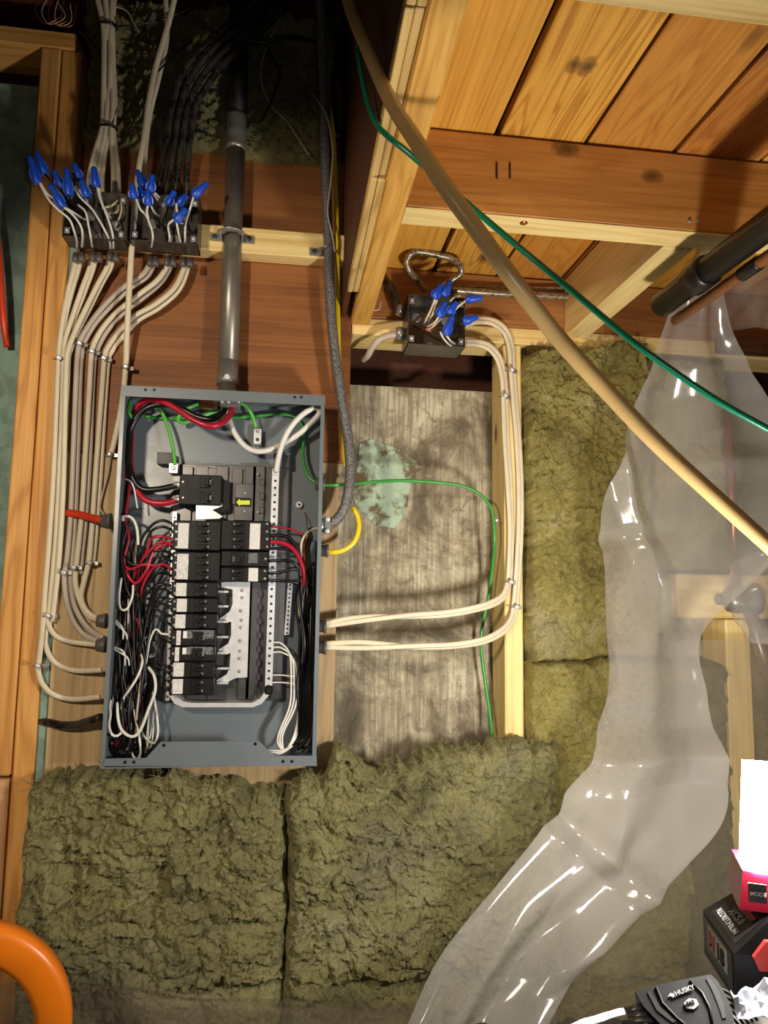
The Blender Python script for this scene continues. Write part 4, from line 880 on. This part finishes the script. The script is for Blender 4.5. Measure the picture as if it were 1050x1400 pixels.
# red cables
o = cable('red_cable', [(77,700,.02),(92,701,-.01),(110,704,-.02),(130,709,-.035),(150,712,-.045)], 'short red cable entering the left side of the panel', 'orange_red', r=.0070, flat=.6)
gland(o, 148, 712, -.045, 1, .012)
cable('red_cable', [(-12,270,.02),(-4,330,.02),(1,390,.02),(5,440,.025),(10,475,.04)], 'red cable at the left frame edge in front of teal foam', 'orange_red', r=.0065, flat=.7)
cable('black_cable', [(48,984,.02),(66,988,.0),(85,992,-.01),(105,991,-.02),(122,986,-.03),(138,981,-.045)], 'dark metallic cable entering the panel low on its left side', 'bx', r=.0078, flat=1)
# cable stubs entering the left wall of the panel
sb = thing('cable_connector', U(142, 850, -.05), 'grey cable connectors, upper one on the left wall of the panel', 'connector')
sb['label'] = 'grey plastic cable connector on the panel, upper left side entry'
MB().lathe(at(133,849,-.05), at(146,849,-.05), [(0, .011), (.4, .012), (.8, .014), (1, .014)], 10).build('collar', M['clamp_grey'], sb)
sb = thing('cable_connector', U(140, 883, -.05), 'grey plastic cable connector on the panel, lower left side entry', 'connector')
MB().lathe(at(132,882,-.05), at(145,882,-.05), [(0, .011), (.4, .012), (.8, .014), (1, .014)], 10).build('collar', M['clamp_grey'], sb)
# cables around the right box
cable('metal_cable', [(582,398,-.03),(573,385,-.04),(560,370,-.06),(556,357,-.07),(562,347,-.08),(574,344,-.08),(596,348,-.08),(618,354,-.08),(630,366,-.08),(628,376,-.07),(614,385,-.06),(602,393,-.045),(597,400,-.03)], 'bare metal armoured cable looping above the right box', 'bx_silver', r=.0066, flat=1, n=10)
cable('metal_cable', [(614,396,-.02),(650,399,-.02),(700,402,-.02),(745,404,-.02),(792,407,-.02)], 'bare metal armoured cable running right along the rim board', 'bx_silver', r=.0075, flat=1, n=10)
cable('metal_cable', [(618,391,-.01),(680,393,-.01),(740,394,-.01),(812,393,-.01)], 'thin tan cable above the bare metal cable on the rim board', 'bx_silver', r=.0032, flat=1)
cable('black_cable', [(527,384,-.01),(533,391,-.02),(539,404,-.03),(542,418,-.03),(546,427,-.03)], 'dark armoured cable entering the left side of the right box', 'bx', r=.0085, flat=1, n=10)
cable('white_cable', [(547,457,-.032),(534,458,-.032),(520,463,-.03),(510,474,-.02),(503,486,.0),(497,492,.03)], 'short white cable bending behind the top plate left of the right box', 'nm_grey', r=.0066, flat=.8)
cable('thin_wire', [(512,388,-.05),(505,392,-.05),(487,402,-.05),(486,412,-.05),(492,421,-.05),(505,424,-.05),(518,423,-.045),(521,412,-.04)], 'thin white wire looped around the beam end', 'nm', r=.0013, flat=1)
cable('thin_wire', [(376,38,-.07),(366,60,-.06),(357,90,-.055),(359,120,-.05),(372,146,-.05),(392,166,-.05),(408,190,-.05),(422,212,-.05)], 'thin tan wire dangling right of the conduit in the dark', 'nm_grey', r=.0013, flat=1)
cable('thin_wire', [(345,170,-.06),(358,164,-.06),(368,145,-.06),(381,110,-.06),(380,90,-.06),(366,65,-.06),(355,45,-.07),(347,34,-.07)], 'thin black wire dangling right of the conduit in the dark', 'black', r=.0022, flat=1)
cable('thin_wire', [(424,125,-.06),(440,146,-.09),(450,170,-.09),(455,210,-.08),(452,250,-.08),(448,290,-.075),(454,320,-.075),(458,345,-.06)], 'thin grey wire strung along the speckled flexible conduit', 'nm_grey', r=.0016, flat=1)
cable('black_cable', [(476,20,-.06),(464,60,-.05),(457,110,-.045),(458,150,-.045),(464,190,-.04)], 'dark cables in the shadow beside the plywood face', 'black', r=.006, flat=1)
cable('black_cable', [(398,-10,-.10),(360,22,-.11),(342,45,-.11),(352,58,-.10),(395,50,-.10),(430,56,-.07)], 'dark tangled cable at the top between conduit and flexible conduit', 'black', r=.004, flat=1)
cable('black_cable', [(108,40,-.02),(122,55,-.03),(140,75,-.03),(165,95,-.02),(178,102,-.02)], 'thin dark cable behind the white bundle at the top', 'black', r=.003, flat=1)
cable('thin_wire', [(150,9,-.1),(165,11,-.1),(175,17,-.1),(182,30,-.1),(190,44,-.1)], 'frayed thin tan wire end near the top of the tied bundle', 'nm_grey', r=.0012, flat=1)
for k in range(5):
    y_ = 6+k*7; cable('thin_wire', [(60+k*7,-6,-.12),(48+k*9,14+k*2,-.12),(62+k*6,32+k,-.12),(85+k*4,20+k*3,-.12),(72+k*8,4,-.12)], ('first', 'second', 'third', 'fourth', 'fifth')[k]+' curl, counted from the left, of thin dusty wire above the header', 'nm_grey' if k % 2 else 'copper', r=.0009, flat=1)

# ------------------------------------------------------------------ tubing and green cord in front
pt = spline([V(470,-25,.92), V(480,15,.88), V(505,75,.80), V(535,140,.70), V(570,195,.64), V(605,250,.61), V(650,312,.60), V(700,381,.60), V(765,464,.615), V(830,535,.63), V(900,608,.64), V(985,686,.65), V(1055,749,.655), V(1090,781,.655)], 10)
top(MB().tube(pt, .0076, 16), 'plastic_tube', M['pex'], 'long amber translucent plastic tube slanting across the right side', 'tube')
pt = spline([V(488,60,.90), V(493,95,.88), V(500,130,.85), V(512,165,.79), V(530,186,.755), V(560,210,.745), V(620,262,.745), V(700,330,.74), V(780,396,.72), V(860,463,.70), V(920,507,.69), V(985,550,.68), V(1060,592,.68)], 10)
top(MB().tube(pt, .0033, 10), 'jacketed_cable', M['teal_wire'], 'dark green cord slanting from the beam to the right edge', 'cord')

# ------------------------------------------------------------------ pipes at the upper right
def ypipe(name, px, py, Z, y0, y1, r, mat, label, collar):
    a = UZ(px, py, Z); x = a[0]
    t = thing(name, (x, y1, Z), label, 'pipe')
    MB().cyl((x, y0, Z), (x, y1, Z), r, n=20).build('pipe', M[mat], t)
    MB().lathe((x, collar, Z), (x, collar-.04, Z), [(0, r*1.02), (.05, r*1.2), (.95, r*1.2), (1, r*1.02)], 20).build('coupling', M['abs'], t)
    return t
ypipe('drain_pipe', 1000, 345, ZC+.47, -1.2, -.33, .020, 'abs', 'black plastic drain pipe under the joist at upper right', -.42)
ypipe('water_pipe', 1012, 377, ZC+.445, -1.2, -.33, .0085, 'brown_pipe', 'brown narrow pipe below the black drain pipe', -.50)
board('ledger', (.90, -.036, ZC+.516), (1.4, -.003, ZC+.549), M['ply_dark'], 'dark brown board behind the plastic at the right edge', 'board')
x_ = Xp(985, 700, .0)
t = thing('valve_pipe', (x_, -.03, ZC+.02), 'copper pipe with a grey valve behind the plastic beside the wood block', 'pipe')
a = U(996, 560, -.03); b_ = U(1006, 815, -.03); MB().cyl(b_, a, .010, n=14).build('pipe', M['copper'], t)
c = U(1010, 822, -.03); MB().lathe(c+[-.03, 0, .0], c+[.04, 0, 0], [(0, .012), (.1, .022), (.35, .026), (.6, .022), (.8, .030), (1, .028)], 14).build('valve_body', M['zinc'], t)
MB().box(c+[-.050, -.006, -.008], c+[-.028, .006, .008], c=.003).build('lever', M['clamp_grey'], t)
MB().cyl(c+[.02, 0, -.01], U(1062, 960, -.03), .012, n=14).build('lower_pipe', M['emt'], t)

# ------------------------------------------------------------------ plastic films
def filmstrip(name, rows, mat, label, ns=46, nr=90, amp=.03, seed=0, creases=14, yoff=None):
    rows = np.array(rows, float)               # left px,py  right px,py  Y
    tt = np.linspace(0, len(rows)-1, nr); Q = spline(np.hstack([rows]), 12)
    kk = np.linspace(0, len(Q)-1, nr); q = np.stack([np.interp(kk, np.arange(len(Q)), Q[:, c]) for c in range(5)], 1)
    rs = np.random.RandomState(seed); X = np.zeros((nr, ns)); Yv = X.copy(); Z = X.copy()
    for i in range(nr):
        a = U(q[i, 0], q[i, 1], q[i, 4]); b = U(q[i, 2], q[i, 3], q[i, 4])
        for j in range(ns):
            s = j/(ns-1); p = a+(b-a)*s; X[i, j], Yv[i, j], Z[i, j] = p
    h = np.zeros_like(X)
    for k in range(creases):
        th = rs.uniform(-.9, .9) if k % 3 else rs.uniform(1.2, 1.9); cx_, cz_ = rs.uniform(X.min(), X.max()), rs.uniform(Z.min(), Z.max())
        dd = (X-cx_)*math.cos(th)+(Z-cz_)*math.sin(th)
        al = -(X-cx_)*math.sin(th)+(Z-cz_)*math.cos(th)
        wd = rs.uniform(.02, .06); h += amp*rs.uniform(-.6, 1)*np.maximum(0, 1-np.abs(dd)/wd)*np.exp(-(al/rs.uniform(.08, .25))**2)
    h += amp*1.2*(fbm(X*5+seed, Z*3, 3)-.5)
    S_ = np.ones((nr, 1))*np.linspace(0, 1, ns)[None]; T_ = np.linspace(0, 1, nr)[:, None]*np.ones((1, ns))
    h += amp*.38*np.sin(6.283*(S_*1.7+.5*T_+.4*fbm(T_*4+seed, S_*2, 2)))
    vs, fs = gridmesh(X, Yv-h, Z)
    return top(MB().add(vs, fs, True), name, M[mat], label, 'plastic sheet')
filmstrip('plastic_sheet', [(950,338,966,342,-.36),(935,368,975,368,-.34),(918,402,990,402,-.30),(897,468,1006,470,-.26),(866,555,1048,545,-.22),(842,636,1090,640,-.20),(823,703,1095,720,-.20),(827,780,1045,780,-.20),(829,860,960,872,-.20),(830,945,964,948,-.22),(808,1022,978,1020,-.24),(775,1085,990,1088,-.27),(734,1152,970,1142,-.30),(690,1208,915,1206,-.32),(638,1272,850,1272,-.34),(593,1337,790,1340,-.36),(555,1415,735,1420,-.38)],
          'film', 'clear plastic sheet hanging in folds down the right side', 80, 240, .030, 3, 30)
filmstrip('plastic_sheet', [(838,880,1120,870,-.06),(845,960,1120,960,-.06),(820,1060,1120,1060,-.06),(795,1150,1120,1150,-.11),(760,1230,1120,1240,-.14),(705,1330,1120,1330,-.15),(650,1440,1120,1440,-.16)], 'film_haze', 'hazy plastic sheet over the insulation behind the hanging folds', 40, 60, .012, 5, 8)
filmstrip('plastic_sheet', [(-30,1338,610,1378,-.13),(-30,1350,606,1392,-.12),(-30,1380,600,1420,-.12),(-30,1420,590,1460,-.12)], 'film_low', 'thin plastic sheet across the bottom of the left insulation', 60, 20, .014, 8, 6)
filmstrip('plastic_sheet', [(1000,770,1090,735,-.17),(985,800,1090,770,-.16),(1000,840,1090,810,-.16),(1015,862,1090,850,-.15),(1030,880,1090,880,-.15)], 'film', 'crumpled scrap of clear plastic hanging at the right edge by the valve', 26, 40, .03, 12, 12)
filmstrip('plastic_sheet', [(968,408,1100,318,-.16),(985,432,1100,385,-.11),(1000,450,1100,448,-.06)], 'film', 'hazy plastic scrap under the brown pipe at upper right', 26, 24, .02, 15, 5)

# ------------------------------------------------------------------ bench with tools at the lower right, reel at the lower left
BZ = ZC-.350
t = thing('work_bench', (.15, -.90, 0), 'grey bench top below the tools at the bottom edge', 'bench')
bx0 = UZ(872, 1380, BZ)[0]; by1 = UZ(930, 1372, BZ)[1]
MB().box((bx0, -1.16, BZ-.03), (bx0+.42, by1, BZ-.001), c=.004).build('bench_top', M['bench'], t)
for sx in (bx0+.03, bx0+.39):
    for sy in (-1.12, by1-.04): MB().box((sx-.02, sy-.02, 0), (sx+.02, sy+.02, BZ-.03)).build('leg', M['bench'], t)
def frame(o, ux, uy):
    ux = np.array(ux, float); ux /= np.linalg.norm(ux); uy = np.array(uy, float); uy -= ux*(uy @ ux); uy /= np.linalg.norm(uy)
    uz = np.cross(ux, uy); o = np.array(o, float)
    return lambda a, b, c: o+ux*a+uy*b+uz*c
def text(body, size, O, ux, uy, mat, parent, name='lettering', depth=.0004, align='LEFT', shear=0):
    cu = bpy.data.curves.new('t', 'FONT'); cu.body = body; cu.size = size; cu.extrude = depth; cu.align_x = align; cu.shear = shear; cu.offset = size*.004
    o = bpy.data.objects.new('t', cu); COL.objects.link(o); dg = bpy.context.evaluated_depsgraph_get()
    me = bpy.data.meshes.new_from_object(o.evaluated_get(dg)); bpy.data.objects.remove(o); me.materials.clear(); me.materials.append(mat)
    ux = np.array(ux, float); ux /= np.linalg.norm(ux); uy = np.array(uy, float); uy -= ux*(uy @ ux); uy /= np.linalg.norm(uy); uz = np.cross(ux, uy)
    base = base_of(parent)
    for v in me.vertices: c = v.co; v.co = Vector(np.array(O)-base+ux*c.x+uy*c.y+uz*c.z)
    q = bpy.data.objects.new(name, me); COL.objects.link(q); q.parent = parent; return q
# battery: near upright edge at px 1006
E0 = UZ(1007, 1372, BZ); th = math.radians(-15)
bx = np.array([math.cos(th), math.sin(th), 0]); by = np.array([-math.sin(th), math.cos(th), 0])
E0 = np.array([E0[0], E0[1], BZ])
G = lambda a, b, c: E0+bx*a+by*b+np.array([0, 0, c])      # a: along the front, b: into depth, c: up
t = thing('battery_pack', G(.04, .05, 0), 'black and red tool battery under the tower light', 'battery')
hb = .068
b = MB(); A1 = [(0, 0), (.085, 0), (.085, .085), (0, .085)]
lo_ = [G(x, y, 0) for x, y in A1]; hi_ = [G(x, y, .040) for x, y in A1]; tp = [G(.036, .010, hb), G(.078, .010, hb), G(.078, .076, hb), (G(.036, .076, hb))]
b.add(lo_+hi_+tp, [(3,2,1,0)]+[(i, (i+1) % 4, (i+1) % 4+4, i+4) for i in range(4)]+[(i+4, (i+1) % 4+4, (i+1) % 4+8, i+8) for i in range(4)]+[(8,9,10,11)])
b.build('case', M['black_plastic'], t)
ux_ = -by; uz_ = np.array([0, 0, 1])
pln = MB().prism([G(-.0006, .080, .006), G(-.0006, .006, .006), G(-.0006, .006, .037), G(-.0006, .080, .037)], bx*.0008).build('badge', M['dark_grey'], t)
pw = MB().prism([G(-.0012, .068, .014), G(-.0012, .018, .014), G(-.0012, .018, .034), G(-.0012, .068, .034)], bx*.0005).build('badge_plate', M['print_white'], t)
text('M', .0215, G(-.0017, .066, .0162), -by, (0, 0, 1), M['btn_red'], t, shear=.1); text('18', .021, G(-.0017, .044, .0162), -by, (0, 0, 1), M['ink'], t)
sv = bx*.036+np.array([0, 0, .028]); sv /= np.linalg.norm(sv); nv = np.cross(-by, sv)
L0 = G(0, .085, .040); B2 = lambda a, b, c=0: L0-by*a+sv*b+nv*c      # the sloping label face
MB().prism([B2(.012, .006, .0004), B2(.074, .006, .0004), B2(.070, .040, .0004), B2(.016, .040, .0004)], -nv*.0004).build('top_label', M['ink'], t)
text('Milwaukee', .0105, B2(.018, .029, .0010), -by, sv, M['btn_red'], t, shear=.25)
text('XC5.0', .0105, B2(.030, .0185, .0010), -by, sv, M['tool_print'], t)
text('REDLITHIUM', .0085, B2(.017, .0095, .0010), -by, sv, M['tool_print'], t)
MB().prism([G(.018, -.005, .030), G(.060, -.005, .030), G(.066, -.004, .040), G(.058, -.001, .052), G(.026, -.001, .052), G(.014, -.004, .040)], by*.012).build('release_latch', M['btn_red'], t)
for k in range(5): MB().box(G(.02, -.001, .006+k*.006), G(.06, .001, .008+k*.006)).build('rib', M['dark_grey'], t)
# tower light above the battery
t = thing('tower_light', G(.05, .06, hb), 'red cordless work light with a glaring white lens at right edge', 'work light')
zt_ = hb+.001
F = [(.0, .02), (.085, .006), (.09, .070), (.010, .080)]
b = MB(); lo_ = [G(x+.012, y, zt_) for x, y in F]; hi_ = [G(x*.86+.018, y*.9+.006, zt_+.032) for x, y in F]
b.add(lo_+hi_, [(3,2,1,0), (4,5,6,7)]+[(i, (i+1) % 4, (i+1) % 4+4, i+4) for i in range(4)]); hd = b.build('red_body', M['tool_red'], t)
o0 = G(.010, .0185, zt_+.010); ux = G(.085, .006, 0)-G(0, .02, 0)
uyy = np.array([0, 0, 1.])+0*bx
nn = np.cross(ux/np.linalg.norm(ux), uyy); off = nn*.004
MB().prism([o0+off+ux*.10+uyy*0, o0+off+ux*.27, o0+off+ux*.27+uyy*.016, o0+off+ux*.10+uyy*.016], nn*.001).build('mode_plate', M['dark_grey'], t)
text('MODE', .0046, o0+off+ux*.112+uyy*.006+nn*.0015, ux, uyy, M['print_white'], t)
rg_ = o0+off+ux*.44+uyy*.009+nn*.002
uxn = ux/np.linalg.norm(ux)
MB().tube([rg_+uxn*.0085*math.cos(q)+uyy*.0085*math.sin(q) for q in np.linspace(0, 6.283, 21)], .0010, 6).build('power_ring', M['print_white'], t)
text('F', .010, rg_-uxn*.003-uyy*.0035, ux, uyy, M['print_white'], t)
b = MB(); q4 = [(.026, .020), (.088, .010), (.090, .060), (.030, .068)]
b.add([G(x, y, zt_+.032) for x, y in q4]+[G(x+.006, y, zt_+.120) for x, y in q4], [(3,2,1,0), (4,5,6,7)]+[(i, (i+1) % 4, (i+1) % 4+4, i+4) for i in range(4)]); ln = b.build('lens', M['led'], t)
ln.data.materials.append(M['led_front'])
for pf in ln.data.polygons:
    nn0 = np.array(pf.normal); pf.material_index = 0 if (nn0 @ -bx > .6 or nn0 @ by > .6 or nn0[2] > .6) else 1
# hex key holder
O = V(873, 1356, .575); E1 = V(975, 1333, .575)-O; E2 = V(905, 1440, .53)-O
e1 = E1/np.linalg.norm(E1); e2 = E2-e1*(E2 @ e1); L2 = np.linalg.norm(e2); e2 /= L2; e3 = np.cross(e2, e1)*1.0
if e3 @ (CAM-O) < 0: e3 = -e3
K = lambda a, b, c=0: O+e1*a+e2*b+e3*c
t = thing('hex_key_set', K(.03, .03, -.02), 'dark folding hex key set with white maker lettering, lying in front', 'hex key set')
s_ = np.linalg.norm(E1)/102.0               # metres per measured pixel on its face
def KP(px, py):                              # place on the face plane
    q = ray(px, py); tq = ((O-CAM) @ e3)/(q @ e3); return CAM+q*tq
body_px = [(868,1355),(905,1345),(950,1336),(972,1332),(982,1342),(993,1362),(1002,1385),(1006,1412),(935,1420),(905,1402),(880,1376)]
b = MB().prism([KP(*q) for q in body_px], -e3*.018); b.build('holder', M['tool_dark'], t)
b = MB()
for Lx in ([(897,1350),(906,1372),(925,1392),(950,1412)], [(943,1341),(960,1358),(970,1378),(975,1405)]):
    b.tube([KP(*q)+e3*.0004 for q in Lx], .0009, 6)
b.build('grip_ridge', M['black_plastic'], t)
b = MB().prism([KP(*q)+e3*.0006 for q in [(965,1338),(970,1337),(981,1352),(989,1372),(993,1392),(988,1393),(982,1374),(974,1355)]], -e3*.001); b.build('slot', M['ink'], t)
b = MB().prism([KP(*q)+e3*.0006 for q in [(885,1357),(890,1356),(903,1377),(925,1397),(920,1399),(898,1382)]], -e3*.001); b.build('slot', M['ink'], t)
tx = KP(956,1351)-KP(925,1363); txn = tx/np.linalg.norm(tx); ty = np.cross(e3, txn)
text('HUSKY', np.linalg.norm(tx)*.27, KP(924.5,1363.5)+e3*.0012, txn, ty, M['tool_print'], t, shear=.1)
MB().prism([KP(*q)+e3*.0012 for q in [(913,1364),(917,1358.5),(919,1360),(923.5,1357.5),(922,1361),(924,1364.5),(920.5,1363),(921,1366),(917,1363)]], -e3*.0006).build('logo', M['tool_print'], t)
hx = MB().prism([KP(945.5+10.5*math.cos(q), 1373.5+8*math.sin(q))+e3*.0012 for q in np.linspace(.15, .15+2*math.pi, 7)[:-1]], -e3*.0006).build('size_badge', M['tool_print'], t)
text('SAE', np.linalg.norm(tx)*.19, KP(940.2,1376.3)+e3*.0018, KP(954,1372.5)-KP(938.8,1377), ty, M['tool_dark'], t)
for k, (qa, qb, r) in enumerate([((853,1374), (880,1366), .0032), ((856,1381), (888,1376), .0026), ((848,1388), (895,1384), .0022)]):
    MB().tube([KP(*qa)-e3*.008, KP(*qb)-e3*.008], r, 6).build('hex_key', M['zinc'], t)
b = MB()
for k in range(8):
    r = .010+k*.0034; C0 = KP(975, 1405)-e3*.010
    b.tube([C0+e1*r*1.1*math.cos(q)-e2*r*1.25*math.sin(q) for q in np.linspace(.1, 1.35, 12)], .0012, 6)
b.build('ribbed_end', M['tool_dark'], t)
# scraps of paper
def paper(pxs, d, label, seed, amp=.05):
    rs = np.random.RandomState(seed); b = MB()
    a, b_, c, dd = [UZ(px, py, BZ+d) for px, py in pxs]
    n = 12; X = np.zeros((n, n)); Y_ = X.copy(); Z_ = X.copy()
    for i in range(n):
        for j in range(n):
            u, v = i/(n-1), j/(n-1); q = (a*(1-u)+b_*u)*(1-v)+(dd*(1-u)+c*u)*v
            X[i, j], Y_[i, j], Z_[i, j] = q
    Z_ += (np.abs(fbm(X*40+seed, Y_*40, 3)-.5))*amp
    vs, fs = gridmesh(X, Y_, Z_); b.add(vs, fs, False)
    vs2 = [tuple(np.array(v)-[0, 0, .0006]) for v in vs]; b.add(vs2, [f[::-1] for f in fs])
    top(b, 'paper', M['paper'], label, 'paper')
paper([(998,1368),(1040,1350),(1085,1390),(1010,1400)], .020, 'crumpled white paper in front of the battery', 1)
paper([(778,1401),(852,1378),(856,1387),(806,1404)], .001, 'white paper corner at the bottom edge left of the hex keys', 2, .004)
# orange reel at the lower left
t0 = .88; C0 = V(-78, 1432, t0); nrm = -_d*.86+_r*.35+_u*.1; nrm /= np.linalg.norm(nrm); ea = np.cross(nrm, [0, 0, 1.]); ea /= np.linalg.norm(ea); eb = np.cross(nrm, ea)
R_ = 162*t0/FPX
t = thing('wire_reel', C0-np.array([0, 0, R_]), 'round orange plastic reel rim at the lower left corner', 'reel')
prof = [(.0, .012), (.004, .016), (.010, .018), (.036, .018), (.044, .013), (.046, 0), (.044, -.013), (.036, -.018), (.010, -.018), (.004, -.016), (0, -.012)]
vs = []; nn_ = 72; m_ = len(prof)
for k in range(nn_):
    q = 2*math.pi*k/nn_; dr = ea*math.cos(q)+eb*math.sin(q)
    for (dp, w_) in prof: vs.append(C0+dr*(R_-dp)+nrm*w_)
fs = [(k*m_+j, k*m_+(j+1) % m_, ((k+1) % nn_)*m_+(j+1) % m_, ((k+1) % nn_)*m_+j) for k in range(nn_) for j in range(m_)]
MB().add(vs, fs, True).build('rim', M['orange'], t)
for q in (.35, 2.44, 4.53):
    dr = ea*math.cos(q)+eb*math.sin(q); MB().tube([C0+dr*.02, C0+dr*(R_-.042)], [.012, .009], 10, .6, ref=tuple(nrm)).build('spoke', M['orange'], t)
MB().lathe(C0-nrm*.014, C0+nrm*.014, [(0, .026), (.2, .030), (.8, .030), (1, .026)], 20).build('hub', M['orange'], t)
lo = C0[2]-R_
t = thing('reel_crate', (C0[0], C0[1], 0), 'wooden crate below the orange reel', 'crate')
MB().box((C0[0]-.25, C0[1]-.12, 0), (C0[0]+.25, C0[1]+.12, lo+.001), c=.004).build('crate_body', M['bench'], t)
